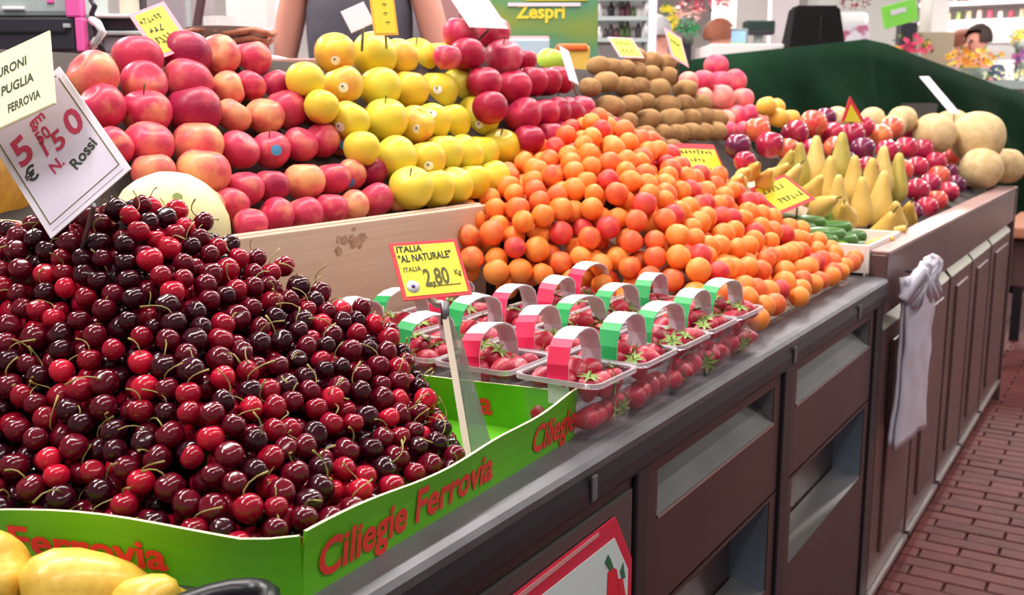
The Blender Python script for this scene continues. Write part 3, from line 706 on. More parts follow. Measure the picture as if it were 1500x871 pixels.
for i in top:
    p = AP[i, :3]; r = AP[i, 3]; g_ = noise.noise(Vector((p[0]*7, p[1]*7, p[2]*7)))
    redzone = math.exp(-((p[0]+.31)**2+(p[1]-2.1)**2)/.018)
    x = rnd.random()+.35*redzone; c = 0 if x < .68 else 1 if x < .94 else 2
    rot = (rnd.uniform(-1, 1), rnd.uniform(-1, 1), rnd.uniform(0, 6.28))
    if vis[i] >= 6 and n_ap < 300:
        n_ap += 1; o = put(ap_me[c], 'apricot', p, (r, r*rnd.uniform(.95, 1.02), r*rnd.uniform(.95, 1.03)), rot)
        u, v, z = proj(p); zn = '%s %s' % (['top', 'upper', 'upper central', 'central', 'lower', 'foot'][sum(v > k for k in (225, 265, 305, 345, 390))], ['far left', 'left', 'inner left', 'middle', 'inner right', 'right', 'far right'][sum(u > k for k in (720, 790, 860, 940, 1010, 1090))])
        tag(o, None, 'apricot', 'apricots in the heap'); classed(o, '%s, %s of the apricot heap' % (ap_words[c], zn), u)
    else: rest.append((p, (r, r, r), rot, 0, c))
if rest: tag(link('apricot_heap', merge_copies('apricot_heap', [lathe(round_prof(.1, .03, 8, .2, .97), 12)], m_ap, rest)), 'hidden apricots filling the inside of the apricot heap', 'apricots', kind='stuff')
tag(link('apricot_tray', sweep_y([(-.075, ZT+.001), (-.075, .938), (-.12, .94), (-.42, 1.10), (-.50, 1.10), (-.50, ZT+.001)], 1.74, 2.36), m_woodl), 'pale wooden sloped tray under the apricot heap', 'tray')

# ------------------------------------------------------------------ strawberries
m_tray = clear_plastic(); m_rim = clear_plastic('clear_plastic_rim', (.95, .93, .95, 1), .55)
m_paper = mat('handle_paper', '#cfc6cf', .6); m_pw = mat('handle_white', '#ece6ea', .6); m_hg = mat('handle_green', '#159a4c', .5); m_hp = mat('handle_pink', '#e3184f', .5); m_hink = mat('handle_print', '#b4aeb8', .6)
m_sb = mat('strawberry', '#b81436', .3, col2='#cc2440', scale=2, rand=('#9c1038', .7), coat=.15, spots=('#dca070', 7, .12), bump=.4, bscale=9)
m_cal = mat('strawberry_leaf', '#5c7e30', .6, col2='#97a858', scale=2)
sb_prof = [(0, 1), (.35, .97), (.72, .80), (.95, .50), (1, .15), (.93, -.25), (.76, -.7), (.52, -1.15), (.25, -1.45), (0, -1.55)]
sb_me = mesh_of('strawberry', lathe(sb_prof, 14, .02, 3), m_sb)
bm = bmesh.new()
for k in range(7):
    a = 2*PI*k/7; c_, s_ = math.cos(a), math.sin(a); L_ = 1.25
    pts = [(0, 0, 1.02), (.45*c_-.2*s_, .45*s_+.2*c_, 1.12), (L_*c_, L_*s_, .98+.12*(k % 2)), (.45*c_+.2*s_, .45*s_-.2*c_, 1.12)]
    bm.faces.new([bm.verts.new(p) for p in pts])
tube(bm, [(0, 0, 1.0), (.05, 0, 1.35), (.15, .05, 1.6)], [.07, .06, .06], 5)
cal_me = mesh_of('leafy_cap', bm, m_cal, False)
PW, PD, PH = .114, .113, .070
def tray_bm():
    bm = bmesh.new(); nseg = 6
    def ring(w, d, z, rc):
        pts = []
        for (sx, sy, a0) in ((1, 1, 0), (-1, 1, PI/2), (-1, -1, PI), (1, -1, 1.5*PI)):
            for k in range(nseg+1):
                a = a0+PI/2*k/nseg; pts.append((sx*(w/2-rc)+rc*math.cos(a), sy*(d/2-rc)+rc*math.sin(a), z))
        return [bm.verts.new(p) for p in pts]
    rs = [ring(PW*.88, PD*.88, .002, .02), ring(PW*.91, PD*.91, .005, .018), ring(PW*.95, PD*.95, PH-.004, .014), ring(PW*.96, PD*.96, PH, .014)]
    bm.faces.new(rs[0])
    for a, b in zip(rs, rs[1:]):
        k = len(a)
        for i in range(k): bm.faces.new((a[i], a[(i+1) % k], b[(i+1) % k], b[i]))
    bmesh.ops.recalc_face_normals(bm, faces=bm.faces); return bm
def rim_bm():
    bm = bmesh.new(); nseg = 5; pts = []
    for (sx, sy, a0) in ((1, 1, 0), (-1, 1, PI/2), (-1, -1, PI), (1, -1, 1.5*PI)):
        for k in range(nseg+1):
            a = a0+PI/2*k/nseg; pts.append(((sx*(PW/2-.016)+.014*math.cos(a)), (sy*(PD/2-.016)+.014*math.sin(a)), PH))
    loops = []
    for p in pts + pts[:1]:
        x, y, z = p; l_ = math.hypot(x, y); nx, ny = x/l_, y/l_
        loops.append([bm.verts.new((x-nx*.003, y-ny*.003, z)), bm.verts.new((x+nx*.004, y+ny*.004, z+.001)), bm.verts.new((x+nx*.004, y+ny*.004, z-.005)), bm.verts.new((x-nx*.001, y, z-.004))])
    for a, b in zip(loops, loops[1:]):
        for i in range(4): bm.faces.new((a[i], a[(i+1) % 4], b[(i+1) % 4], b[i]))
    bmesh.ops.recalc_face_normals(bm, faces=bm.faces); return bm
def strip(path, w, off, x0=0):                    # ribbon with width w along x following (y,z) path
    bm = bmesh.new(); R_ = []
    for i, (y, z) in enumerate(path):
        a, b = path[max(i-1, 0)], path[min(i+1, len(path)-1)]; ty, tz = b[0]-a[0], b[1]-a[1]; l_ = math.hypot(ty, tz)
        ny, nz = -tz/l_, ty/l_
        R_.append([bm.verts.new((x0+s*w/2, y+ny*o_, z+nz*o_)) for s, o_ in ((-1, off), (1, off), (1, off-.0009), (-1, off-.0009))])
    for a, b in zip(R_, R_[1:]):
        for i in range(4): bm.faces.new((a[i], a[(i+1) % 4], b[(i+1) % 4], b[i]))
    bm.faces.new(R_[0][::-1]); bm.faces.new(R_[-1]); bmesh.ops.recalc_face_normals(bm, faces=bm.faces); return bm
hp_ = [(-.050, PH-.03), (-.0505, PH), (-.050, PH+.018)]
for k in range(9):
    a = PI - PI*k/8; hp_.append((.046*math.cos(a), PH+.028+.024*math.sin(a)))
hp_ += [(.050, PH+.018), (.0505, PH), (.050, PH-.03)]
path = hp_
tray_me = mesh_of('tray', tray_bm(), m_tray, False); rim_me = mesh_of('rim', rim_bm(), m_rim, False)
han_me = mesh_of('handle', strip(path, .027, 0), m_paper, False)
white_me = mesh_of('white_top', strip(path[5:12], .0272, .0012), m_pw, False)
band = {'green': mesh_of('colour_band', strip(path[1:6], .0274, .0014), m_hg, False), 'pink': mesh_of('colour_band', strip(path[1:6], .0274, .0014), m_hp, False)}
cols = [-.068, -.188, -.308, -.430]; rws = [1.070, 1.189, 1.308, 1.427, 1.546]
hc = [['pink', 'green', 'green', 'green', 'green'], ['pink', 'pink', 'green', 'green', 'green'], ['green', 'green', 'pink', 'pink', 'pink'], ['pink', 'green', 'pink', None, None]]
colw = ['front', 'second', 'third', 'back']; roww = ['first', 'second', 'third', 'fourth', 'fifth']
for ci, x in enumerate(cols):
    for ri, y in enumerate(rws):
        col = hc[ci][ri]
        if col is None: continue
        px_, py_ = x+rnd.uniform(-.003, .003), y+rnd.uniform(-.002, .002)
        rz = rnd.uniform(-.02, .02); z0 = ZT+.002
        t = thing('punnet', 'clear punnet, %s handle, %s from aisle edge, %s from green box' % (col, {'front': 'first', 'second': 'second', 'third': 'third', 'back': 'fourth'}[colw[ci]], roww[ri]), 'punnet', (px_, py_, z0), (0, 0, rz), 'strawberry punnets')
        for n_, me in (('tray', tray_me), ('rim', rim_me)):
            o = bpy.data.objects.new(n_, me); COL.objects.link(o); o.parent = t
        h = bpy.data.objects.new('handle', han_me); COL.objects.link(h); h.parent = t
        h.rotation_euler = (0, rnd.uniform(-.10, .10), rnd.uniform(-.12, .12)); h.scale = (1, 1, rnd.uniform(.93, 1.04)); h.rotation_euler = (h.rotation_euler[0], h.rotation_euler[1], h.rotation_euler[2])
        h['label'] = 'arched paper handle, %s at the near end' % col
        for n_, me in (('white_top', white_me), ('colour_band', band[col])):
            o = bpy.data.objects.new(n_, me); COL.objects.link(o); o.parent = h
        # strawberries
        cells_ = [(a, b, .058) for a in (-1, 0, 1) for b in (-1, 0, 1)]
        lows = ([(1.12, b, .020) for b in (-1.05, -.35, .35, 1.05)] if ci == 0 else []) + ([(a, -1.12, .020) for a in (-.9, 0)] if ri == 0 and ci < 2 else [])
        for q, (a, b, hz) in enumerate(cells_+lows):
            r = rnd.uniform(.0135, .0165); zz = z0+hz+rnd.uniform(-.002, .008) + (.010 if (a, b) == (0, 0) else 0)
            k_ = .032 if hz > .05 else .031
            lx, ly = a*k_+rnd.uniform(-.003, .003), b*.031+rnd.uniform(-.003, .003)
            p = (px_+lx, py_+ly, zz)
            up = hz > .05 and rnd.random() < .5
            aa = rnd.uniform(0, 6.28)
            rot = (rnd.uniform(-.6, .6), rnd.uniform(-.6, .6), aa) if up else (rnd.uniform(1.2, 1.9), rnd.uniform(-.4, .4), aa)
            o = put(sb_me, 'strawberry', p, (r, r, r*.92), rot)
            lb_ = 'strawberry %s, punnet %s from aisle, %s from green box' % ('leafy cap up' if up else 'low behind plastic' if hz < .05 else 'lying sideways', {'front': 'first', 'second': 'second', 'third': 'third', 'back': 'fourth'}[colw[ci]], roww[ri]); tag(o, None, 'strawberry', 'strawberries in punnet %s %s' % (colw[ci], roww[ri])); classed(o, lb_, proj(p)[0])
            if up or rnd.random() < .35:
                s = bpy.data.objects.new('leafy_cap', cal_me); COL.objects.link(s); s.parent = o

# ------------------------------------------------------------------ pears and cucumbers in the middle of the counter
m_pear = mat('pear_yellow', '#d8ae52', .5, col2='#c59c3c', scale=1, rand=('#e4c878', .6), spots=('#9a7a3a', 12, .08)); m_pearg = mat('pear_greenish', '#bca644', .5, col2='#9c9038', scale=1, rand=('#ceb25a', .5), spots=('#8a7a3a', 12, .08))
pear_prof = [(0, -1.25), (.5, -1.2), (.85, -.95), (1, -.55), (.95, -.1), (.78, .35), (.6, .8), (.46, 1.25), (.34, 1.6), (.18, 1.8), (0, 1.82)]
pear_me = [mesh_of('pear', lathe(pear_prof, 16, .02, 3), m) for m in (m_pear, m_pearg)]
pst = mesh_of('stem', tube(bmesh.new(), [(0, 0, 1.78), (.03, 0, 2.05), (.12, .03, 2.3)], [.07, .06, .08], 5), m_stem)
pl_pear = slope_plane(-.10, .985, 1.25)
pr = [[(1083,266,11,1.3,0),(1090,256,10,1.2,0),(1104,252,11,1.1,0),(1120,262,12,1,0),(1137,256,11,.9,0)],
      [(1152,245,12,.5,1),(1172,247,13,.1,1),(1194,243,15,.0,0),(1232,238,15,.0,1),(1158,266,13,.6,0)],
      [(1213,272,15,.1,0),(1250,272,15,0,0),(1272,272,14,.1,0),(1292,258,15,.0,0),(1313,268,15,.05,1),(1190,283,14,.7,0)],
      [(1205,300,14,1.2,0),(1228,300,15,.2,0),(1262,302,15,.15,0),(1289,300,17,.1,0),(1240,315,13,.9,0)],
      [(1290,345,17,.5,0),(1311,326,16,.6,0),(1328,318,14,.8,0),(1286,363,14,1.0,0),(1305,347,13,1.0,0)]]
items = []
for ri, row in enumerate(pr):
    for ci, f in enumerate(row):
        p, d = onplane(f[0], f[1], *pl_pear); items.append((ri, ci, p, f[2]*d/FPX*1.2, f))
P = relax(np.array([i[2] for i in items]), np.array([i[3]*1.05 for i in items]), lat=.4)
for (ri, ci, _, r, f), p in zip(items, P):
    o = put(pear_me[f[4]], 'pear', p, (r, r, r*(1.35 if f[3] < .3 else 1.1)), (f[3]*.9, f[3]*rnd.choice((-.5, .5)), YAW+rnd.uniform(-.5, .5)))
    tag(o, '%s pear %s, %s from left in %s row down, pear heap' % (('yellow', 'greenish')[f[4]], 'standing up' if f[3] < .3 else 'lying over', ordinal(ci), ordinal(ri)), 'pear', 'pears beside the cucumbers')
    if ci % 2 == 0:
        s = bpy.data.objects.new('stem', pst); COL.objects.link(s); s.parent = o
slope_board('slanted board under the yellow pears', pl_pear, 2.56, 2.94, .945, 1.14, .065, base=.9301, m=m_woodl)
cr = crate('small white crate with a pale blue print holding the green cucumbers', -.36, -.045, 2.46, 2.80, .9305, 1.005, mat('crate_white', '#e9e2da', .6), th=.008, name='vegetable_crate')
link('print_band', box2((.1582, -.14, .012), (.1592, .14, .055)), mat('crate_print', '#a9bfc0', .5, col2='#c9d4cf', scale=30), cr)
m_cuc = mat('cucumber_green', '#3d6b2a', .35, col2='#5c8a3c', scale=18, stretch=(1, 1, .2), rand=('#2f5a24', .6), coat=.2); m_lime = mat('lime_green', '#86a83a', .4, col2='#6c9430', scale=14)
cuc_p = [(0, -3.2), (.45, -3.1), (.8, -2.7), (.98, -1.8), (1, 0), (.98, 1.8), (.82, 2.7), (.5, 3.1), (0, 3.25)]
bm = lathe(cuc_p, 14, .04, 5)
for v in bm.verts: v.co.x += .05*v.co.z**2
cuc_me = mesh_of('cucumber', bm, m_cuc); lime_me = mesh_of('lime', lathe(round_prof(-.1, -.08, 12, 0, 1.08), 16), m_lime)
for i, (x, y, d, r, az, w) in enumerate([(1165, 335, 2.62, .017, .3, 'farthest left'), (1150, 322, 2.66, .016, -.3, 'left behind'), (1205, 343, 2.6, .018, .25, 'in the middle'), (1225, 352, 2.6, .018, .5, 'right of the middle'), (1238, 345, 2.68, .017, -.1, 'right at the back'), (1185, 343, 2.58, .016, .15, 'at the near side'), (1246, 362, 2.62, .016, .9, 'in the right corner'), (1178, 325, 2.66, .017, .1, 'on top at the left'), (1216, 333, 2.68, .018, .35, 'on top in the middle'), (1195, 352, 2.56, .017, .2, 'lowest at the near side')]):
    o = put(cuc_me, 'cucumber', at(x, y, d-.09), (r, r, r*.95), (PI/2, 0, PI/2+az)); tag(o, 'short dark green cucumber lying %s in the white crate' % w, 'cucumber', 'cucumbers in the white crate')
for i, (x, y, d, r, w) in enumerate([(1200, 320, 2.68, .036, 'pale green round courgette on top at the back of the white crate'), (1207, 305, 2.76, .026, 'green courgette at the very top beside the pears'), (1229, 370, 2.50, .028, 'round green courgette in the near right corner of the white crate'), (1140, 312, 2.7, .02, 'small green courgette at the left back of the white crate')]):
    o = put(lime_me, 'round_courgette', at(x, y, d), (r, r, r), (.4, .3, i)); tag(o, w, 'courgette', 'round courgettes in the white crate')
bm = bmesh.new()

# ------------------------------------------------------------------ melons and yellow peppers near the camera
m_ml = mat('pale_melon', '#e2dba6', .5, col2='#d2c888', scale=1.2); m_om = mat('ochre_melon', '#b9862f', .55, col2='#a3741f', scale=8, bump=.3, bscale=40)
o = put(mesh_of('melon', lathe(mel_p, 28, .012, 10), m_ml), 'melon', at(250, 336, 1.27), (.072, .072, .070), (.5, .6, .3)); tag(o, 'pale cream melon with a green spot just behind the cherries', 'melon')
bm = bmesh.new(); bmesh.ops.create_circle(bm, cap_ends=True, radius=.085, segments=10); 
sp = link('blossom_scar', bm, mat('scar_green', '#7d8a4a', .8), o)
dv = Vector(o.matrix_basis.to_3x3().inverted() @ (Vector(at(263, 274, 1.2))-Vector(o.location))).normalized(); sp.location = dv*1.004; sp.rotation_euler = dv.to_track_quat('Z', 'Y').to_euler()
o = put(mesh_of('melon', lathe(mel_p, 28, .03, 10), m_om), 'melon', at(-52, 268, 1.3), (.085, .085, .095), (.1, .1, .3)); tag(o, 'ochre yellow melon at the left edge behind the white price card', 'melon')
o = put(mesh_of('melon', lathe(mel_p, 24, .01, 10), m_ml), 'melon', at(5, 378, 1.22), (.05, .05, .048), (0, 0, 0)); tag(o, 'small pale melon with a blue sticker low at the left edge', 'melon')
sticker(o, .05, m_stb, (.1, .75))
tag(link('side_shelf', box2((-1.05, .28, ZT+.001), (-.545, .615, 1.078), .003), m_riser), 'grey low shelf under the melons at the left', 'shelf')
m_pep = mat('yellow_pepper', '#e6bd4e', .4, col2='#d9ab3c', scale=6, coat=.15)
pepp = [(0, .72), (.25, .86), (.55, .92), (.82, .80), (.97, .5), (1, .1), (.93, -.35), (.8, -.8), (.6, -1.15), (.3, -1.28), (0, -1.2)]
def pepper(p, r, rot, label):
    bm = lathe(pepp, 32, 0, 0)
    for v in bm.verts:
        a = math.atan2(v.co.y, v.co.x); k = 1+.13*(1-2*abs(math.sin(2*a))**.6*0-2*math.exp(-(((a % (PI/2))-PI/4)/.28)**2))*.6; rr = math.hypot(v.co.x, v.co.y)
        v.co.x *= k; v.co.y *= k; v.co.z += .10*math.cos(4*a)*rr*(1 if v.co.z > 0 else -.6)
    o = put(mesh_of('yellow_pepper', bm, m_pep), 'yellow_pepper', p, (r, r, r), rot)
    s = link('stem', tube(bmesh.new(), [(0, 0, .70), (.02, .03, .95), (.15, .1, 1.2)], [.16, .09, .10], 7), m_cuc, o, smooth=True)
    return tag(o, label, 'pepper', 'yellow peppers in the black crate')
bc = crate('black plastic crate with rounded rim holding the yellow peppers', -.42, -.020, .10, .40, ZT+.001, .952, mat('black_plastic', '#17161a', .35), th=.008, name='plastic_crate')
pepper(at(108, 893, .80), .046, (1.3, .25, -.6), 'large yellow pepper with a crease at the bottom left corner')
pepper(at(-22, 850, .80), .036, (1.0, .2, .4), 'yellow pepper cut by the left edge of the picture')
pepper(at(215, 903, .79), .030, (1.4, .1, 1.9), 'small yellow pepper right of the large one')
link('crate_grip', tube(bmesh.new(), [(.178+.034*math.cos(PI*k/10), .20+.066*math.sin(PI*k/10), .022) for k in range(11)], [.009]*11, 8), MATS['black_plastic'], bc, smooth=True)

# ------------------------------------------------------------------ price cards
def solve_card(TL, TR, BL, d, aspect):
    best = None; rt, rr, rb = ray(*TL), ray(*TR), ray(*BL)
    for a in np.linspace(.86, 1.14, 57):
        for b in np.linspace(.86, 1.14, 57):
            u = rr*d*a-rt*d; v = rb*d*b-rt*d; lu, lv = np.linalg.norm(u), np.linalg.norm(v)
            c = (u@v)/(lu*lv); e = c*c*4 + math.log(lu/lv/aspect)**2 + .15*((a-1)**2+(b-1)**2)
            nz = np.cross(u, -v); nz = nz[2]/np.linalg.norm(nz); e += 3*max(0, .12-nz)
            if best is None or e < best[0]: best = (e, u, v)
    return CAM+rt*d, best[1], best[2]
m_inkb = mat('marker_black', '#26301c', .6); m_inkr = mat('marker_red', '#b52a50', .6); m_inkg = mat('marker_olive', '#5b5a1e', .6)
m_y = mat('card_yellow', '#e4d52a', .5, col2='#eed93c', scale=20); m_r = mat('card_red', '#e0303c', .5); m_wh = mat('card_white', '#d8d0da', .5); m_cream = mat('paper_cream', '#e3dcb4', .6); m_pinkc = mat('card_pink', '#e59aa8', .5)
def price_card(label, TL, TR, BL, d, aspect, m_edge, m_face, texts=(), margin=.06, stake=None, cat='price sign', name='price_card', fallback=None, edge_top=None):
    o0, u, v = solve_card(TL, TR, BL, d, aspect); lu, lv = np.linalg.norm(u), np.linalg.norm(v)
    M = basis(o0+v, u, -v)                       # local origin bottom-left, x right, y up, z towards the viewer
    t = thing(name, label, cat); t.matrix_world = M
    link('card', box((lu/2, lv/2, 0), (lu, lv, .0016), 0, .0005), m_edge, t)
    mg = margin*lv; mt = (edge_top if edge_top is not None else margin)*lv
    link('face', box((lu/2, (mg+lv-mt)/2, .0011), (lu-2*mg, lv-mg-mt, .0006)), m_face, t)
    for (s, x, y, h, mm, sx, rot) in texts:
        if s[0] == '~':                           # illegible marker strokes
            q = random.Random(len(s)*7+int(x*90)); bm = bmesh.new(); n_ = len(s)
            for k in range(n_):
                cx = x*lu+(k+.5)*sx*lu/n_; add_box(bm, (cx, y*lv+h*lv/2, .0019), (sx*lu/n_*q.uniform(.22, .4), h*lv*q.uniform(.5, 1), .0006), q.uniform(-.5, .5))
                add_box(bm, (cx, y*lv+h*lv*q.uniform(.1, .9), .0019), (sx*lu/n_*.8, h*lv*.14, .0006), q.uniform(-.4, .4))
            link('marker_writing', bm, mm, t); continue
        me = text_mesh(s, h*lv, mm, .026, sx, .08); me.transform(Matrix.Translation((x*lu, y*lv, .0018)) @ Matrix.Rotation(rot, 4, 'Z')); link('lettering', me, None, t)
    if stake is not None:
        q = M.inverted() @ Vector(stake); link('stake', tube(bmesh.new(), [(lu/2, lv*.15, -.003), (lu/2, 0, -.004), tuple(q)], .0025, 6), m_steel, t)
    return t, lu, lv, M
B, R_, G = m_inkb, m_inkr, m_inkg
# cherry card with the cream note on top
t, lu, lv, M = price_card('white framed price card with red figures standing in the cherries at the left', (-22, 193), (88, 97), (75, 350), 1.10, .62, m_wh, mat('card_lilac_white', '#cfc3d4', .5),
    [('5', .12, .56, .30, R_, .85, .05), ('gm', .42, .74, .12, R_, .8, .05), ('50', .40, .60, .14, R_, .7, .05), ('/', .40, .50, .22, R_, .8, .2), ('5', .50, .47, .20, R_, .9, .0), ('0', .70, .48, .27, R_, .85, .0), ('€', .10, .42, .15, B, .9, .0), ('N.', .36, .35, .12, R_, .8, .1), ('Rossi', .56, .26, .12, B, .8, .25)], .035, at(105, 420, 1.12))
for (x, y, w, h) in ((.07, .5, .012, .84), (.93, .5, .012, .84), (.5, .08, .86, .006), (.62, .95, .6, .006)):
    link('printed_rule', box((x*lu, y*lv, .0016), (w*lu, h*lv, .0003)), G, t)
t2, _, _, _ = price_card('cream paper note lettered DURONI PUGLIA FERROVIA on top of the white price card', (-62, 108), (75, 44), (-62, 218), 1.08, 1.05, m_cream, m_cream,
    [('DURONI', .36, .66, .17, B, .62, .03), ('PUGLIA', .47, .40, .17, B, .62, .03), ('FERROVIA', .53, .14, .155, B, .50, .05)], .01, cat='note', name='paper_note')
# strawberry card
t, lu, lv, M = price_card('yellow price card with red border among the strawberry punnets', (568, 357), (667, 350), (591, 441), 1.19, 1.10, m_r, m_y,
    [('ITALIA', .07, .82, .15, B, .95, .0), ('"AL NATURALE"', .07, .64, .175, B, .70, .04), ('ITALIA', .10, .47, .11, G, .9, .05), ('2,80', .36, .22, .40, G, .60, .02), ('Kg', .82, .36, .13, G, .8, 0)], .06, edge_top=.06)
link('seal', mesh_of('seal', lathe([(0, .0022), (.008, .002), (.008, .0015), (0, .0015)], 12), m_wh), None, t, (lu*.18, lv*.22, 0)); link('seal_mark', mesh_of('seal_mark', lathe([(0, .0027), (.0025, .0026), (.0025, .0018), (0, .0018)], 10), mat('seal_ink', '#5a3a7a', .5)), None, t, (lu*.18, lv*.22, 0))
link('underline', box((lu*.62, lv*.2, .002), (lu*.5, lv*.012, .0004)), G, t)
# its stand: angle-section post in the cherry box
ps = thing('sign_stand', 'angle section metal post carrying the yellow price card at the edge of the green box', 'stand', tuple(at(684, 665, 1.06)))
p0 = Vector(at(686, 668, 1.06)); p1 = Vector(at(652, 462, 1.12)); side = Vector(rv)
bm = bmesh.new(); e1 = side*.006; e2 = (side*.85+Vector(fwd)*.5).normalized()*.024
prism(bm, [p0-e1*.6, p0+e1*.6, p1+e1*.6, p1-e1*.6], fwd, .003); bmesh.ops.translate(bm, vec=-Vector(ps.location), verts=bm.verts); link('post', bm, mat('post_light', '#c9b8a6', .5), ps)
bm = bmesh.new(); prism(bm, [p0+e1*.6, p0+e1*.6+e2*1.1, p1+e1*.6+e2*.7-Vector((0, 0, .03)), p1+e1*.6], Vector(e2).cross(p1-p0), .0015); bmesh.ops.translate(bm, vec=-Vector(ps.location), verts=bm.verts)
link('clear_flange', bm, clear_plastic('dull_plastic', (.45, .55, .38, 1), .22), ps)
c0 = Vector(at(630, 437, 1.185)); bm = tube(bmesh.new(), [p1-Vector((0, 0, .01)), p1+Vector((0, 0, .012)), Vector(at(640, 445, 1.16)), c0], [.005, .005, .005, .004], 7); bmesh.ops.translate(bm, vec=-Vector(ps.location), verts=bm.verts); link('clip', bm, m_steel, ps, smooth=True)
dash = lambda n: '- '*n
price_card('yellow and pink price card tilted on top of the rosy apples', (188, 22), (240, 2), (232, 88), 1.62, .66, m_pinkc, m_y, [('~~~~~~', .12, .70, .13, G, .6, 0), ('~~~', .2, .48, .14, B, .4, 0), ('~~~~', .2, .24, .18, G, .5, 0)], .07, at(245, 110, 1.66))
price_card('tall yellow price card with dark marks on top of the yellow apples', (541, -8), (577, -8), (548, 52), 1.78, .62, mat('card_orange', '#e9b23a', .5), m_y, [('*', .45, .62, .22, B, 1.2, 0), ('*', .45, .40, .22, B, 1.2, 0), ('*', .5, .18, .22, B, 1.2, 0)], .05, at(566, 70, 1.84))
price_card('blank white card behind the yellow price card', (499, 17), (533, 2), (515, 49), 1.84, 1.05, m_wh, m_wh, (), .02, at(530, 75, 1.86))
price_card('white curled card standing on the dark red apples', (655, -8), (712, -4), (688, 40), 2.1, 1.1, m_wh, mat('card_pale', '#ece6cc', .5), (), .03, at(700, 60, 2.14))
price_card('yellow price card with a pink edge at the top of the kiwis', (890, 54), (926, 56), (908, 84), 2.75, 1.1, m_pinkc, m_y, [('~~~~', .15, .6, .16, G, .6, 0), ('~~~', .2, .25, .2, G, .5, 0)], .07, at(925, 100, 2.8))
price_card('narrow yellow and pink price card between kiwis and peaches', (973, 40), (998, 56), (984, 84), 2.8, .8, m_pinkc, m_y, [('~~~~', .15, .55, .15, G, .6, 0)], .1, at(992, 120, 2.85))
price_card('white card seen almost edge on beside the kiwis', (818, 66), (832, 74), (834, 118), 2.25, .5, m_wh, m_wh, (), .02, at(845, 140, 2.3))
price_card('red topped yellow price card between apricots and pears', (988, 210), (1046, 212), (1012, 268), 2.55, 1.05, m_r, m_y, [('~~~~~~~~', .06, .72, .12, B, .8, 0), ('~~~~~', .1, .52, .13, G, .5, 0), ('~~~~', .3, .18, .22, G, .4, 0)], .045, at(1040, 300, 2.6), edge_top=.14)
price_card('red edged yellow price card leaning over the cucumbers', (1098, 276), (1150, 255), (1142, 314), 2.52, 1.15, m_r, m_y, [('~~~~~', .12, .62, .18, G, .6, 0), ('~~~~~~', .25, .22, .2, B, .65, 0)], .09, at(1165, 335, 2.6))
price_card('white blank card edge on left of the apricot price card', (953, 192), (962, 200), (998, 238), 2.42, .3, m_wh, m_wh, (), .02, at(1000, 260, 2.5))
price_card('white card leaning on the green cloth behind the melons', (1346, 112), (1360, 112), (1392, 166), 4.45, .35, m_wh, m_wh, (), .02, at(1396, 180, 4.5))
# triangular sign in the nectarines
tv = [Vector(at(1245, 141, 3.5)), Vector(at(1232, 178, 3.5)), Vector(at(1268, 180, 3.55))]; tc = sum(tv, Vector())/3
ts = thing('triangle_sign', 'small triangular yellow price sign with red edge above the nectarines', 'price sign', tc)
bm = bmesh.new(); prism(bm, [p-tc for p in tv], (tv[1]-tv[0]).cross(tv[2]-tv[0]), .002); link('card', bm, m_r, ts)
nn_ = (tv[1]-tv[0]).cross(tv[2]-tv[0]).normalized(); nn_ = nn_ if nn_.dot(Vector(CAM)-tc) > 0 else -nn_
bm = bmesh.new(); prism(bm, [(p-tc)*.68+nn_*.0016-Vector((0, 0, .008)) for p in tv], nn_, .001); link('face', bm, m_y, ts)
link('stake', tube(bmesh.new(), [tuple(-nn_*.003), tuple(Vector((0, 0, -.14))-nn_*.003)], .003), m_steel, ts)

# ------------------------------------------------------------------ behind the stall: equipment and vendor on the left
def bbox(name, label, cat, px, py, w, h, d, m, dep=None, rz=None, bevel=.006, group=None, foot=None):
    """box whose front face centre is at pixel (px,py), w x h pixels, at depth d, turned to face the aisle camera side"""
    S = d/FPX; c = at(px, py, d); dd = dep or w*S*.6; rz = YAW if rz is None else rz
    f = np.array([-math.sin(rz), math.cos(rz), 0]); c = c+f*dd/2
    hh_ = h*S; zoff = 0
    if foot is not None: bot = c[2]-h*S/2; ext = max(0, bot-foot); zoff = -ext/2; hh_ += ext
    o = link(name, box((0, 0, zoff), (w*S, dd, hh_), 0, bevel), m); o.location = c; o.rotation_euler = (0, 0, rz)
    if label: tag(o, label, cat, group)
    return o
def sub_of(o, p): o.parent = p; bpy.context.view_layer.update(); o.matrix_parent_inverse = p.matrix_basis.inverted(); return o
m_grey = mat('machine_grey', '#a9b2b2', .35); m_blk = mat('machine_black', '#2a2630', .4); m_pink = mat('machine_pink', '#ea5aa8', .5); m_whitep = mat('white_plastic', '#e6e2e2', .4)
shelf = tag(link('back_shelf', box((0, 0, 0), (1.3, .5, .035), 0, .004), mat('shelf_brown', '#b08078', .5)), 'brown shelf board behind the stall carrying the till and scales', 'shelf')
sc_ = at(210, 92, 2.25); shelf.location = (sc_[0]-.30, sc_[1]+.05, sc_[2]-.01); shelf.rotation_euler = (0, 0, YAW)
bm = bmesh.new()
for x in (-.6, .6):
    for y in (-.2, .2): add_box(bm, (x, y, -.72), (.05, .05, 1.40))
link('shelf_legs', bm, m_grey, shelf)
reg = thing('cash_register', 'grey topped black cash register with a pink side at the upper left corner', 'cash register', tuple(at(50, 74, 2.2)), (0, 0, YAW))
S_ = 2.2/FPX
def rb(n, x0, x1, y0, y1, dep, m, dz=0, bev=.004): return link(n, box(((x0+x1)/2*S_-50*S_, dep/2+dz, (74-(y0+y1)/2)*S_), ((x1-x0)*S_, dep, (y1-y0)*S_), 0, bev), m, reg)
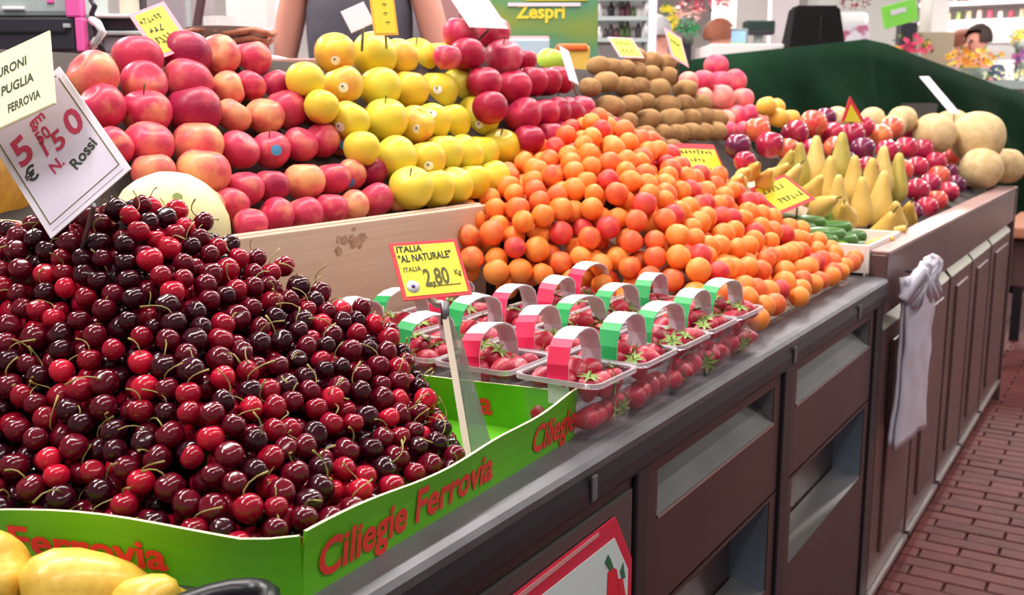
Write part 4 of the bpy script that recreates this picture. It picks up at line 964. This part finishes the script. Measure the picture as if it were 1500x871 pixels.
rb('body', -90, 111, 27, 74, .16, m_blk); rb('top_cover', -90, 101, -60, 24, .22, m_grey, .03, .012); rb('drawer_line', -90, 100, 46, 49, .01, mat('line_black', '#0e0c10', .4), -.004, 0)
rb('key', 97, 107, 36, 42, .01, m_grey, -.008, .001); rb('side_cover', 101, 124, -60, 27, .03, m_pink, -.005); rb('side_cover', 113, 125, 27, 76, .03, m_pink, -.005); rb('shine_bar', 0, 32, 10, 15, .012, m_whitep, .022, .002)
rb('logo_dot', 66, 76, 0, 5, .006, m_pink, .026, .001)
bm = tube(bmesh.new(), [((132-50)*S_, .02, (74-30)*S_), ((146-50)*S_, .0, (74-36)*S_), ((152-50)*S_, .0, (74-48)*S_), ((142-50)*S_, .0, (74-60)*S_), ((128-50)*S_, .03, (74-66)*S_)], .009, 8); link('cable', bm, m_whitep, reg, smooth=True)
bm = tube(bmesh.new(), [((130-50)*S_, .03, (74-0)*S_), ((138-50)*S_, .02, (74-10)*S_), ((130-50)*S_, .03, (74-20)*S_), ((140-50)*S_, .02, (74-62)*S_), ((147-50)*S_, .02, (74-76)*S_)], .006, 8); link('cable', bm, m_blk, reg, smooth=True)
scl = thing('weighing_scale', 'dark weighing scale with a white plate beside the cash register', 'scale', tuple(at(165, 76, 2.35)), (0, 0, YAW)); S2 = 2.35/FPX
def sb_(n, x0, x1, y0, y1, dep, m, dz=0): return link(n, box(((x0+x1)/2*S2-165*S2, dep/2+dz, (76-(y0+y1)/2)*S2), ((x1-x0)*S2, dep, (y1-y0)*S2), 0, .003), m, scl)
sb_('plate', 132, 210, 22, 27, .22, m_whitep); sb_('body', 142, 196, 28, 44, .2, m_blk, .02); sb_('foot', 135, 215, 46, 52, .22, m_grey); sb_('base', 140, 215, 54, 76, .2, mat('scale_base', '#8d8a95', .4), .01)
sb_('display', 150, 186, -25, 22, .03, mat('display_glass', '#c3bba8', .25), .12); sb_('display_frame', 183, 187, -25, 22, .04, m_blk, .11)
bbox('equipment_cabinet', 'grey cabinet with dark frame behind the rosy apples', 'cabinet', 228, 20, 86, 120, 2.9, mat('cabinet_grey', '#9a8f98', .4), .3, foot=.001)
cf = bbox('frame_post', 'dark leaning stand leg behind the rosy apples', 'stand', 293, 0, 12, 110, 2.75, mat('post_brown', '#4a3038', .5), .02, foot=.3); cf.rotation_euler = (0, .22, YAW)
bbox('metal_post', 'thin pale metal post right of the grey cabinet', 'post', 274, 10, 6, 110, 2.78, m_grey, .02, foot=.3)
# basket
bk = thing('wicker_basket', 'brown wicker basket behind the top row of rosy apples', 'basket', tuple(at(330, 62, 2.3)), (0, 0, YAW)); bm = bmesh.new()
for k in range(5):
    rr = .05+.006*k; tube(bm, [(rr*1.5*math.cos(a*PI/12), rr*math.sin(a*PI/12), -.045+.016*k+.004*math.sin(a*PI/2)) for a in range(25)], .007, 5)
link('weave', bm, mat('wicker', '#8a4c38', .8, col2='#b5745a', scale=60), bk, smooth=True)
link('lining', mesh_of('lining', lathe([(0, -.045), (.06, -.045), (.085, .03), (.08, .03), (0, -.035)], 18), mat('basket_dark', '#4a2a22', .8)), None, bk)
link('paper_roll', mesh_of('paper_roll', lathe([(0, 0), (.035, 0), (.035, .035), (0, .035)], 16), m_whitep, False), None, bk, (-.01, 0, .02))
for i, (px, py, w, h, d, c, lb) in enumerate([(362, 20, 62, 130, 4.0, '#cfcaca', 'pale grey wall panel behind the wicker basket'), (405, 25, 30, 150, 4.3, '#ece8e2', 'white column left of the vendor'), (380, 62, 44, 40, 3.2, '#bdb8ba', 'grey plastic bin between basket and vendor'), (392, 88, 30, 14, 2.4, '#e8e4e4', 'white tray beside the vendor')]):
    bbox('wall_panel' if i == 0 else 'column' if i == 1 else 'plastic_bin' if i == 2 else 'white_tray', lb, ['panel', 'column', 'bin', 'tray'][i], px, py, w, h, d, mat('bg%d' % i, c, .6), .15, foot=0.001)
bbox('orange_bag_strip', 'hanging strip of orange packets left of the vendor', 'packets', 423, 10, 12, 80, 3.6, mat('packet_orange', '#e8a04a', .5, col2='#e9c98a', scale=30), .03)
# vendor: one skinned body, clothes and hair as children
m_skin = mat('skin', '#c98877', .55, sss=.1); m_apron = mat('apron_grey', '#4b4652', .8, col2='#423d48', scale=14); m_trs = mat('trousers', '#2c2a33', .8); m_hair = mat('hair_brown', '#4a3226', .7)
def skinned(name, verts, edges, rad, m, parent, sub=1):
    me = bpy.data.meshes.new(name); me.from_pydata([Vector(v) for v in verts], edges, []); o = bpy.data.objects.new(name, me); COL.objects.link(o)
    o.modifiers.new('skin', 'SKIN'); 
    for i, r in enumerate(rad): 
        sv = me.skin_vertices[0].data[i]; sv.radius = r if hasattr(r, '__len__') else (r, r); sv.use_root = (i == 0)
    md = o.modifiers.new('sub', 'SUBSURF'); md.levels = sub; md.render_levels = sub
    dg = bpy.context.evaluated_depsgraph_get(); me2 = bpy.data.meshes.new_from_object(o.evaluated_get(dg)); bpy.data.objects.remove(o)
    me2.name = name; me2.materials.clear(); me2.materials.append(m)
    for p in me2.polygons: p.use_smooth = True
    return link(name, me2, None, parent)
def person(label, loc, rz, H, m_top, m_bot, m_h, arms='down', pose=0, group=None, sleeves=True):
    t = thing('person', label, 'person', loc, (0, 0, rz)); s = H/1.72
    def q(*v): return [(a*s, b*s, c*s) for a, b, c in v]
    lean = pose
    V = q((0, 0, .95), (0, -.01, 1.10), (0, -lean*.5, 1.28), (0, -lean, 1.42), (0, -lean, 1.50), (0, -lean-.01, 1.60), (0, -lean-.01, 1.69))
    E = [(i, i+1) for i in range(6)]; Rr = [(.15*s, .10*s), (.14*s, .10*s), (.16*s, .11*s), (.13*s, .09*s), (.055*s, .055*s), (.075*s, .09*s), (.06*s, .075*s)]
    for sg in (-1, 1):
        k = len(V); V += q((sg*.10, 0, .88), (sg*.11, -.01, .48), (sg*.11, .02, .09), (sg*.12, -.13, .03)); E += [(0, k), (k, k+1), (k+1, k+2), (k+2, k+3)]; Rr += [.085*s, .06*s, .04*s, (.04*s, .028*s)]
        k = len(V)
        if arms == 'down': A = ((sg*.19, -lean, 1.40), (sg*.26, -lean+.01, 1.12), (sg*.27, -lean-.06, .88), (sg*.265, -lean-.09, .80))
        else: A = ((sg*.18, -lean, 1.39), (sg*.25, -lean-.06, 1.14), (sg*.14, -lean-.30, 1.10), (sg*.10, -lean-.37, 1.11))
        V += q(*A); E += [(3, k), (k, k+1), (k+1, k+2), (k+2, k+3)]; Rr += [.055*s, .042*s, .03*s, (.038*s, .02*s)]
        hb = np.array(A[3]); dr = hb-np.array(A[2]); dr /= np.linalg.norm(dr); sd = np.cross(dr, (0, 0, 1.)) if abs(dr[2]) < .8 else np.array([0, 1., 0]); sd /= np.linalg.norm(sd)
        for f in range(4):
            k2 = len(V); b0 = hb+sd*(.026-.017*f)+dr*.02; V += q(tuple(b0), tuple(b0+dr*.045), tuple(b0+dr*(.07-.008*abs(f-1.4))+np.array([0, -.008, -.006]))); E += [(k+3, k2), (k2, k2+1), (k2+1, k2+2)]; Rr += [.009*s, .0085*s, .007*s]
        k2 = len(V); b0 = hb+sd*.035-dr*.01; V += q(tuple(b0), tuple(b0+sd*.02+dr*.035)); E += [(k+3, k2), (k2, k2+1)]; Rr += [.011*s, .009*s]
    body = skinned('body', V, E, Rr, m_skin, t, 2)
    TV = q((0, 0, .93), (0, -.01, 1.10), (0, -lean*.5, 1.28), (0, -lean, 1.42)); TE = [(0, 1), (1, 2), (2, 3)]; TR = [(.17*s, .12*s), (.165*s, .125*s), (.19*s, .14*s), (.165*s, .12*s)]
    for sg in (-1, 1) if sleeves else ():
        k = len(TV); TV += q((sg*.19, -lean, 1.40), (sg*.225, -lean, 1.27)); TE += [(3, k), (k, k+1)]; TR += [.066*s, .058*s]
    skinned('shirt', TV, TE, TR, m_top, t, 2)
    LV = q((0, 0, .97)); LE = []; LR = [(.16*s, .112*s)]
    for sg in (-1, 1):
        k = len(LV); LV += q((sg*.10, 0, .88), (sg*.11, -.01, .48), (sg*.11, .02, .09)); LE += [(0, k), (k, k+1), (k+1, k+2)]; LR += [.10*s, .075*s, .06*s]
    skinned('trousers', LV, LE, LR, m_bot, t, 2)
    bm = bmesh.new(); bmesh.ops.create_uvsphere(bm, u_segments=18, v_segments=12, radius=1)
    bmesh.ops.delete(bm, geom=[v for v in bm.verts if v.co.z < -.35 or (v.co.y < -.55 and v.co.z < .35)], context='VERTS')
    bmesh.ops.transform(bm, matrix=Matrix.Translation((0, (-lean+.005)*s, 1.64*s)) @ Matrix.Diagonal((.088*s, .108*s, .11*s, 1)), verts=bm.verts); link('hair', bm, m_h, t, smooth=True)
    for sg in (-1, 1):
        bm = bmesh.new(); bmesh.ops.create_uvsphere(bm, u_segments=8, v_segments=6, radius=.011*s); link('eye', bm, mat('eye_dark', '#2a1c18', .3), t, (sg*.03*s, (-lean-.092)*s, 1.615*s), True)
    link('nose', tube(bmesh.new(), [(0, (-lean-.085)*s, 1.615*s), (0, (-lean-.115)*s, 1.575*s), (0, (-lean-.09)*s, 1.565*s)], [.008*s, .014*s, .010*s], 7), m_skin, t, smooth=True)
    link('mouth', box((0, (-lean-.088)*s, 1.535*s), (.045*s, .02*s, .010*s), 0, .004*s), mat('lips', '#a85a52', .5), t)
    return t
vp = at(528, 60, 3.2)
plat = tag(link('vendor_platform', box2((-2.35, 1.95, .0005), (-1.06, 3.3, .30)), m_riser), 'grey raised platform behind the stall where the vendor stands', 'platform')
person('vendor with bare arms in a dark grey top standing behind the yellow apples', (vp[0], vp[1], .30), YAW-.1, 1.74, m_apron, m_trs, m_hair, sleeves=False)
# billboard with the kiwi brand
zb = thing('brand_billboard', 'green and teal billboard lettered in yellow above the dark red apples', 'sign', tuple(at(795, 50, 3.4)), (0, 0, YAW)); S3 = 3.4/FPX
def zm():
    m = bpy.data.materials.new('billboard_print'); m.use_nodes = True; N = m.node_tree.nodes; L = m.node_tree.links; b = N['Principled BSDF']; b.inputs['Roughness'].default_value = .5
    tc_ = N.new('ShaderNodeTexCoord'); mp = N.new('ShaderNodeMapping'); mp.inputs['Scale'].default_value = (2.2, 1, 4.5); nz = N.new('ShaderNodeTexNoise'); nz.inputs['Scale'].default_value = 1.3; nz.inputs['Detail'].default_value = 1
    rp = N.new('ShaderNodeValToRGB'); e = rp.color_ramp.elements; e[0].position = .38; e[1].position = .66; e[0].color = srgb('#7d8f3a'); e[1].color = srgb('#4c8f86'); e.new(.5).color = srgb('#5c8a55')
    L.new(tc_.outputs['Object'], mp.inputs[0]); L.new(mp.outputs[0], nz.inputs[0]); L.new(nz.outputs[0], rp.inputs[0]); L.new(rp.outputs[0], b.inputs['Base Color']); return m
link('panel', box((0, .02, .06), (162*S3, .03, 100*S3+.1), 0, .004), zm(), zb)
my = mat('print_yellow', '#e6cf33', .5)
o = link('lettering', text_mesh('Zespri', 27*S3, my, .03, 1.0), None, zb); o.matrix_local = Matrix.Translation((-38*S3, .002, 23*S3)) @ Matrix.Rotation(PI/2, 4, 'X')
link('text_line', box((2*S3, .002, 42*S3), (106*S3, .004, 5*S3)), m_wh, zb); link('text_line', box((20*S3, .002, 50*S3), (90*S3, .004, 5*S3)), my, zb)
bm = bmesh.new()
for s in (-1, 1): tube(bm, [(s*.1, .04, -40*S3), (s*.1, .04, -1.55)], .012)
link('legs', bm, m_blk, zb)
# packed goods behind the red apples
bbox('orange_carton', 'yellow carton with orange top beside the kiwis', 'carton', 842, 108, 44, 80, 2.72, mat('carton_yellow', '#e9bd55', .5), .12, foot=.95)
sub_of(bbox('lid', None, None, 838, 69, 46, 10, 2.7, mat('lid_orange', '#ea7030', .5), .14), COL.objects['orange_carton'])
for i, (px, py, r, d, c, lb) in enumerate([(806, 92, 22, 2.5, '#9ecb3c', 'light green and yellow fruit behind the dark red apples'), (788, 96, 16, 2.55, '#efae3c', 'orange yellow fruit beside the green fruit')]):
    S = d/FPX; o = put(fruit_me('round_fruit', round_p, mat('fr%d' % i, c, .4, col2='#e0b63a', scale=12, ramp=(.5, .7))), 'round_fruit', at(px, py, d), (r*S,)*3, (0, .2, i)); tag(o, lb, 'fruit')
bbox('blue_bag', 'pale blue plastic sheet behind the dark red apples', 'plastic sheet', 775, 80, 60, 46, 2.9, mat('blue_sheet', '#b4cbe0', .4, bump=.6, bscale=10), .2)
bbox('pink_tray', 'pink tray under the green billboard', 'tray', 760, 62, 90, 18, 3.1, mat('tray_pink', '#c98a90', .5), .2)

# ------------------------------------------------------------------ the green covered stall
m_tarp = mat('tarp_green', '#16301f', .95, spec=.08, col2='#102418', scale=3, bump=.5, bscale=9)
def poly_solid(name, pts_top, label, cat, m): pass
ridge = [(985, 92, 5.2), (1055, 80, 5.2), (1130, 72, 5.2), (1200, 65, 5.25), (1268, 57, 5.3), (1300, 64, 5.4), (1340, 80, 5.5), (1400, 102, 5.7), (1460, 124, 5.9), (1520, 142, 6.1), (1600, 162, 6.4)]
bm = bmesh.new(); nv = 14; cols_ = []
R3 = []
for i in range(len(ridge)-1):
    for k in range(5):
        t_ = k/5; R3.append([lerp(ridge[i][j], ridge[i+1][j], t_) for j in range(3)])
R3.append(list(ridge[-1]))
for i, (px, py, d) in enumerate(R3):
    p = at(px, py, d); col_ = []
    back = p + np.array([-.10, .9, -.05]); col_.append(bm.verts.new(back))
    for j in range(nv+1):
        v = j/nv; fold = .16*abs(noise.noise(Vector((i*.13-v*3.6, v*1.2, 0))))*min(1, v*6) + .05*noise.noise(Vector((i*.6-v*3, v*1.1, 4)))*min(1, v*3)
        out_ = .10*v
        q = np.array([p[0]+(.8*out_+fold)*.5, p[1]-out_-fold, p[2]*(1-v)+.25*v]); col_.append(bm.verts.new(q))
    cols_.append(col_)
for a, b in zip(cols_, cols_[1:]):
    for j in range(nv+1): bm.faces.new((a[j], a[j+1], b[j+1], b[j]))
bmesh.ops.recalc_face_normals(bm, faces=bm.faces)
o = link('stall_cover', bm, m_tarp, smooth=True); o.modifiers.new('s', 'SOLIDIFY').thickness = .008
tag(o, 'dark green cloth draped over the neighbouring closed stall', 'cloth')
p = at(1225, 120, 5.5); tag(link('covered_stall', box2((p[0]-.9, p[1]+.12, 0), (p[0]+.45, p[1]+.6, 1.36)), m_riser), 'closed stall hidden under the dark green cloth', 'stall')
# black covered object standing on the stall
S = 5.9/FPX; kt = thing('black_cover', 'black cloth hood standing upright behind the green cloth', 'cover', tuple(at(1190, 66, 5.95)), (0, 0, YAW))
bm = bmesh.new(); hw, tw, hh = 42*S, 32*S, 55*S
vs = [(-hw, -.12, -.05), (hw, -.12, -.05), (hw, .12, -.05), (-hw, .12, -.05), (-tw, -.08, hh), (tw, -.08, hh), (tw, .08, hh), (-tw, .08, hh)]; vs = [bm.verts.new(v) for v in vs]
for f in ((3, 2, 1, 0), (4, 5, 6, 7), (0, 1, 5, 4), (1, 2, 6, 5), (2, 3, 7, 6), (3, 0, 4, 7)): bm.faces.new([vs[i] for i in f])
bmesh.ops.bevel(bm, geom=list(bm.edges), offset=.014, segments=3, affect='EDGES'); link('hood', bm, mat('hood_black', '#171314', .9, spec=.1, bump=.3, bscale=15), kt)
link('seam', box((.012, -.105, .06), (.005, .012, .2), 0, .001), mat('seam_black', '#0f0d0e', .8), kt); link('pedestal', box((0, .02, -.82), (.3, .2, 1.55)), m_blk, kt)

# ------------------------------------------------------------------ far market: stalls, people, flowers, shelves
tills = thing('till_screen', 'small till screen with a blue and green picture behind the green cloth', 'monitor', tuple(at(1076, 60, 6.3)), (0, 0, YAW)); S = 6.3/FPX
link('casing', box((0, .03, 0), (40*S, .05, 36*S), 0, .006), mat('casing_grey', '#7f8a8a', .4), tills); link('screen', box((0, .002, 2*S), (32*S, .006, 24*S)), mat('screen_blue', '#8fb4d6', .3, emit='#8fb4d6', estr=.25), tills); link('screen_band', box((0, -.002, -7*S), (32*S, .004, 9*S)), mat('screen_green', '#8cc04a', .3, emit='#8cc04a', estr=.25), tills); link('stand', box((0, .06, -.86), (.06, .06, 1.66)), m_blk, tills)
sc2 = thing('dark_scale', 'dark green weighing scale head behind the green cloth', 'scale', tuple(at(1114, 40, 6.5)), (0, 0, YAW)); S = 6.5/FPX
link('head', box((0, .05, 0), (44*S, .1, 20*S), 0, .01), mat('scale_dark', '#1c2e28', .4), sc2); link('lip', box((0, .0, -8*S), (36*S, .05, 6*S), 0, .003), m_blk, sc2); link('column', box((0, .05, -.92), (.05, .05, 1.78)), m_grey, sc2)
bbox('white_counter', 'white counter front behind the green cloth, left of the black hood', 'counter', 1105, 95, 130, 60, 6.0, mat('counter_white', '#d9d2d2', .5), .5)
plat2 = tag(link('stall_platform', box2((-3.6, 5.2, .0005), (-1.2, 9.2, .25)), m_riser), 'grey raised platform behind the neighbouring stalls', 'platform')
m_hairg = mat('hair_grey', '#a9a6a8', .7); m_hairb = mat('hair_auburn', '#7a3f28', .7); m_hairk = mat('hair_dark', '#2e1c1a', .7)
m_lb = mat('shirt_pale_blue', '#bcc8da', .8); m_gs = mat('shirt_grey', '#8f948f', .8); m_bl = mat('shirt_blue', '#3a4468', .8)
p = at(965, 42, 6.8); person('grey haired person in a pale blue shirt behind the kiwis', (p[0], p[1], .25), YAW+2.6, (p[2]+.06-.25)/1.0, m_lb, m_trs, m_hairg, 'front')
p = at(1042, 40, 6.3); person('person with auburn hair in a grey top behind the peaches', (p[0], p[1], .25), YAW+1.8, (p[2]+.03-.25), m_gs, m_trs, m_hairb, 'front', .06)
p = at(1452, 42, 9.0); person('dark haired person in a blue top leaning over the far flower stall', (p[0], p[1], .01), YAW-1.2, p[2]+.0, m_bl, m_trs, m_hairk, 'front', .12)
p = at(1404, 48, 9.6); person('person with red brown hair in a cream top at the far flower stall', (p[0], p[1], .01), YAW+.6, p[2]+.0, mat('shirt_cream', '#ecd8b4', .8), m_trs, m_hairb, 'front', .05)
# green hanging sign
S = 6.4/FPX; gs = thing('green_sign', 'bright green hanging sign tilted above the bouquets', 'sign', tuple(at(1318, 20, 6.4)), (0, -.25, YAW+.3))
link('panel', box((0, 0, 0), (58*S, .02, 32*S), 0, .003), mat('sign_green', '#7fd447', .5), gs); link('white_mark', box((-4*S, -.012, 4*S), (26*S, .004, 7*S), 0, .001), m_wh, gs)
link('hanger', tube(bmesh.new(), [(0, 0, 14*S), (0, 0, 1.6)], .006), m_grey, gs)
# flowers: each bouquet a thing of petals and leaves
def bouquet(label, px, py, rx, ry, d, cols, n=34, leaf='#5a7a34', group=None, pot=True, stand=False):
    S = d/FPX; t = thing('bouquet', label, 'flowers', tuple(at(px, py, d)), (0, 0, YAW), group); q = random.Random(int(px))
    for c in cols:
        bm = bmesh.new()
        for k in range(n//len(cols)):
            a = q.uniform(0, 6.28); e = q.random()**.5; x, y, z = e*math.cos(a)*rx*S, q.uniform(-1, 1)*rx*S*.5, e*math.sin(a)*ry*S
            r = q.uniform(.16, .26)*ry*S; Mx = Matrix.Translation((x, y, z)) @ Euler((q.uniform(-.9, .9)+.9, q.uniform(-.6, .6), 0)).to_matrix().to_4x4()
            for s in range(6):
                b = s*PI/3; vs = [Mx @ Vector(v) for v in ((0, 0, 0), (r*math.cos(b-.4), r*math.sin(b-.4), r*.35), (1.25*r*math.cos(b), 1.25*r*math.sin(b), r*.3), (r*math.cos(b+.4), r*math.sin(b+.4), r*.35))]
                bm.faces.new([bm.verts.new(v) for v in vs])
        o = link('blossoms', bm, mat('petal_'+c[1:], c, .6), t); o['kind'] = 'stuff'
    bm = bmesh.new()
    for k in range(40):
        a = q.uniform(0, 6.28); e = q.random()**.5*1.12; c = Vector((e*math.cos(a)*rx*S, q.uniform(-.5, .7)*rx*S*.5, e*math.sin(a)*ry*S-.2*ry*S)); L_ = q.uniform(.3, .55)*ry*S; dr = Vector((q.uniform(-1, 1), q.uniform(-1, 1), q.uniform(-.2, 1))).normalized(); sd = dr.cross(Vector((.3, .9, .2))).normalized()
        bm.faces.new([bm.verts.new(v) for v in (c, c+dr*L_*.5+sd*L_*.2, c+dr*L_, c+dr*L_*.5-sd*L_*.2)])
    o = link('leaves', bm, mat('leaf_'+leaf[1:], leaf, .6), t); o['kind'] = 'stuff'
    if stand: link('pole', tube(bmesh.new(), [(0, 0, -ry*S*1.85), (0, 0, -at(px, py, d)[2]+.002)], .02, 8), m_blk, t)
    if not pot: link('string', tube(bmesh.new(), [(0, 0, ry*S*.4), (0, 0, CEIL_Z-at(px, py, d)[2])], .004, 5), m_blk, t)
    if pot: link('vase', mesh_of('vase', lathe([(0, -ry*S*1.9), (rx*S*.35, -ry*S*1.9), (rx*S*.6, -ry*S*.5), (rx*S*.5, -ry*S*.5), (0, -ry*S*1.6)], 14), mat('vase_grey', '#6a7268', .5)), None, t)
    return t
bouquet('bouquet of magenta and orange flowers right behind the green cloth ridge', 1335, 68, 28, 20, 6.0, ['#d03a68', '#f0a838', '#c83058'])
bouquet('bouquet of yellow and orange flowers behind the green cloth', 1425, 90, 38, 20, 6.6, ['#f0b020', '#f4cc3c', '#e88a1c'], 50)
bouquet('bouquet of white and pale flowers at the right edge', 1470, 112, 36, 12, 6.4, ['#e6ead8', '#f0e6a0'], 36, '#6a8a68')
bouquet('purple flowers at the right edge behind the white ones', 1500, 84, 16, 14, 7.2, ['#7a3a8c', '#b04a7c'])
bouquet('yellow potted flowers at the right edge near the person in blue', 1494, 55, 12, 12, 8.0, ['#e8c83c'], stand=True)
bouquet('hanging red flowers above the person with auburn hair', 1030, 2, 36, 14, 7.6, ['#b01848', '#d83a5c'], 44, '#7a3040', pot=False)
bouquet('hanging red flowers left of the green sign', 1252, 2, 22, 10, 7.4, ['#b01c40', '#7c1838'], 30, '#5a2a40', pot=False)
bouquet('pale pink flowers under the hanging red ones', 1005, 20, 24, 14, 7.8, ['#f0a8a0', '#f0c8b8'], 36, '#b06a60', stand=True)
bouquet('yellow and green plant behind the kiwis', 968, 30, 22, 24, 7.2, ['#e2cc1c', '#cfc23a'], 36, '#1f7a4a', stand=True)
bouquet('green leafy plant behind the grey haired person', 1010, 42, 16, 12, 7.6, ['#12904c'], 30, '#0f8a4a', stand=True)
tag(link('flower_bench', box((0, 0, 0), (2.4, 1.2, .05)), m_grey), 'grey bench carrying the bouquets behind the green cloth', 'bench'); fb = COL.objects['flower_bench']; c = at(1440, 128, 6.9); fb.location = c; fb.rotation_euler = (0, 0, .3)
bm = bmesh.new()
for x in (-1.1, 1.1):
    for y in (-.5, .5): add_box(bm, (x, y, -.66), (.06, .06, 1.28))
link('bench_legs', bm, m_grey, fb)
# white shelving with produce, right
sh = thing('produce_shelf', 'white lit wall shelf with rows of produce at the upper right', 'shelf', tuple(at(1450, 20, 11.5)), (0, 0, YAW-.5)); S = 11.5/FPX
m_lit = mat('lit_white', '#ffffff', .4, emit='#ffffff', estr=.55)
link('back', box((0, .3, 0), (190*S, .04, 1.6)), m_whitep, sh)
for k, z in enumerate((-12, 14, 40)): link('shelf_board', box((0, .05, z*S*1.0), (190*S, .5, .04)), m_whitep, sh)
link('light_strip', box((0, -.18, -22*S), (180*S, .06, 12*S)), m_lit, sh)
link('light_strip', box((0, -.18, 30*S), (180*S, .06, 5*S)), m_lit, sh)
link('cabinet_base', box((0, .05, -1.0), (190*S, .6, .95)), m_whitep, sh)
q = random.Random(3)
for k in range(26):
    c = q.choice(['#c8405a', '#d9a8a0', '#8a6a4a', '#b8a080', '#e0c8c0', '#7a8a4a', '#a83a4a']); x = (-90+k*7)*S; z = (-12 if k % 2 else 14)*S+.02
    o = link('produce_pack', box((0, 0, .05), (6.4*S, .12, q.uniform(.07, .13)), 0, .012), mat('pk'+c[1:], c, .6)); o.matrix_world = sh.matrix_basis @ Matrix.Translation((x, -.05, z))
    tag(o, None, 'pack', 'produce packs on the white shelf'); classed(o, 'small coloured pack on the %s board of the white lit shelf' % ('lower' if k % 2 == 0 else 'upper'), k)
bbox('white_column', 'tall white column left of the produce shelf', 'column', 1378, 15, 26, 90, 9.5, mat('white_paint', '#f2efec', .6), .3)
tag(link('tall_cabinet', box((0, 0, -.85), (.9, .4, 2.6)), mat('cab_greyw', '#bdbab6', .6)), 'pale grey tall cabinet behind the freezer', 'cabinet'); wc = COL.objects['tall_cabinet']; wc.location = at(1262, 5, 9.6); wc.rotation_euler = (0, 0, YAW)
fz = bbox('freezer', 'white topped freezer with a printed front right of the black hood', 'freezer', 1252, 46, 44, 20, 7.42, mat('freezer_print', '#c9c2cc', .5, col2='#a85a78', scale=14, ramp=(.5, .62)), .4, foot=.001)
sub_of(bbox('rounded_top', None, None, 1252, 28, 46, 22, 7.4, m_whitep, .4, bevel=.04), fz)
bbox('planter_box', 'brown planter box with greenery right of the green sign', 'planter', 1365, 60, 66, 26, 8.2, mat('planter_brown', '#8a7a64', .7), .3, foot=.001)
bbox('black_planter', 'black planter under the green sign', 'planter', 1332, 40, 24, 14, 7.0, m_blk, .1, foot=0.001)
bbox('white_band', 'white counter front behind the people at the flower stall', 'counter', 1440, 50, 150, 26, 10.6, mat('band_white', '#f0ece8', .5), .3)
# middle clutter between billboard and kiwis: shelving with bottles
mc = thing('goods_rack', 'grey metal rack with dark goods right of the billboard', 'rack', tuple(at(910, 30, 5.2)), (0, 0, YAW)); S = 5.2/FPX
for x in (-35, 0, 35): link('upright', box((x*S, 0, -.5), (.03, .03, 1.9)), m_grey, mc)
for z in (28, 0, -30): link('rack_shelf', box((0, 0, z*S), (72*S, .25, .02)), m_grey, mc)
q = random.Random(9)
for k in range(18):
    c = q.choice(['#2c2a30', '#4a4048', '#8a8488', '#d8d0d0', '#6a3a48', '#5a6a40', '#1c1a20']); x = (-32+(k % 9)*8)*S; z = (0 if k < 9 else -30)*S+.012; h = q.uniform(.05, .085)
    me = mesh_of('bottle', lathe([(0, 0), (.016, 0), (.017, h*.65), (.007, h*.85), (.007, h), (0, h)], 10), mat('bt'+c[1:], c, .35)); o = link('bottle', me); o.matrix_world = mc.matrix_basis @ Matrix.Translation((x, -.04, z))
    tag(o, None, 'bottle', 'bottles on the grey rack'); classed(o, 'small bottle on the %s shelf of the grey rack' % ('upper' if k < 9 else 'lower'), k % 9)
for i, (px, py, w, h, d, c, lb) in enumerate([(955, 10, 16, 70, 6.2, '#e4dcec', 'white vertical banner behind the kiwis'), (1062, 5, 30, 60, 8.6, '#f4f2ec', 'white lit panel behind the red flowers'), (1104, 5, 50, 60, 8.4, '#b9b3b0', 'grey cupboard above the dark scale'), (1150, 20, 40, 90, 8.0, '#d8ccd0', 'pale pink notice board left of the black hood'), (640, 45, 60, 110, 4.6, '#9a6a6a', 'brown pink partition right of the vendor'), (672, 50, 36, 60, 5.1, '#8a4a52', 'dark red crate stack left of the billboard'), (600, 10, 44, 60, 3.4, '#8d8a90', 'grey scale pan right of the yellow price card')]):
    bbox(['banner', 'light_panel', 'cupboard', 'notice_board', 'partition', 'crate_stack', 'scale_pan'][i], lb, ['banner', 'panel', 'cupboard', 'board', 'partition', 'crates', 'scale'][i], px, py, w, h, d, mat('mid%d' % i, c, .6, col2=c, scale=5), .12, foot=0.001)
# stall across the aisle end: legs and perforated crate, lower right
aw = thing('far_stand', 'brown stand with a perforated crate at the end of the aisle', 'stand', (.12, 6.1, 0)); bm = box((.0, 0, .72), (.5, .9, .06), 0, .01); link('top', bm, mat('stand_orange', '#b5765a', .5), aw)
link('drawer_box', box((-.1, 0, .56), (.26, .8, .24), 0, .008), m_panel2, aw)
for x in (-.22, .22):
    for y in (-.4, .4): link('leg', box((x, y, .345), (.05, .05, .69)), m_dark, aw)
for k in range(12): link('hole', box((.06+.05*(k % 3), -.452, .50+.055*(k//3)), (.028, .01, .03), 0, .004), m_black, aw)
number_classes()
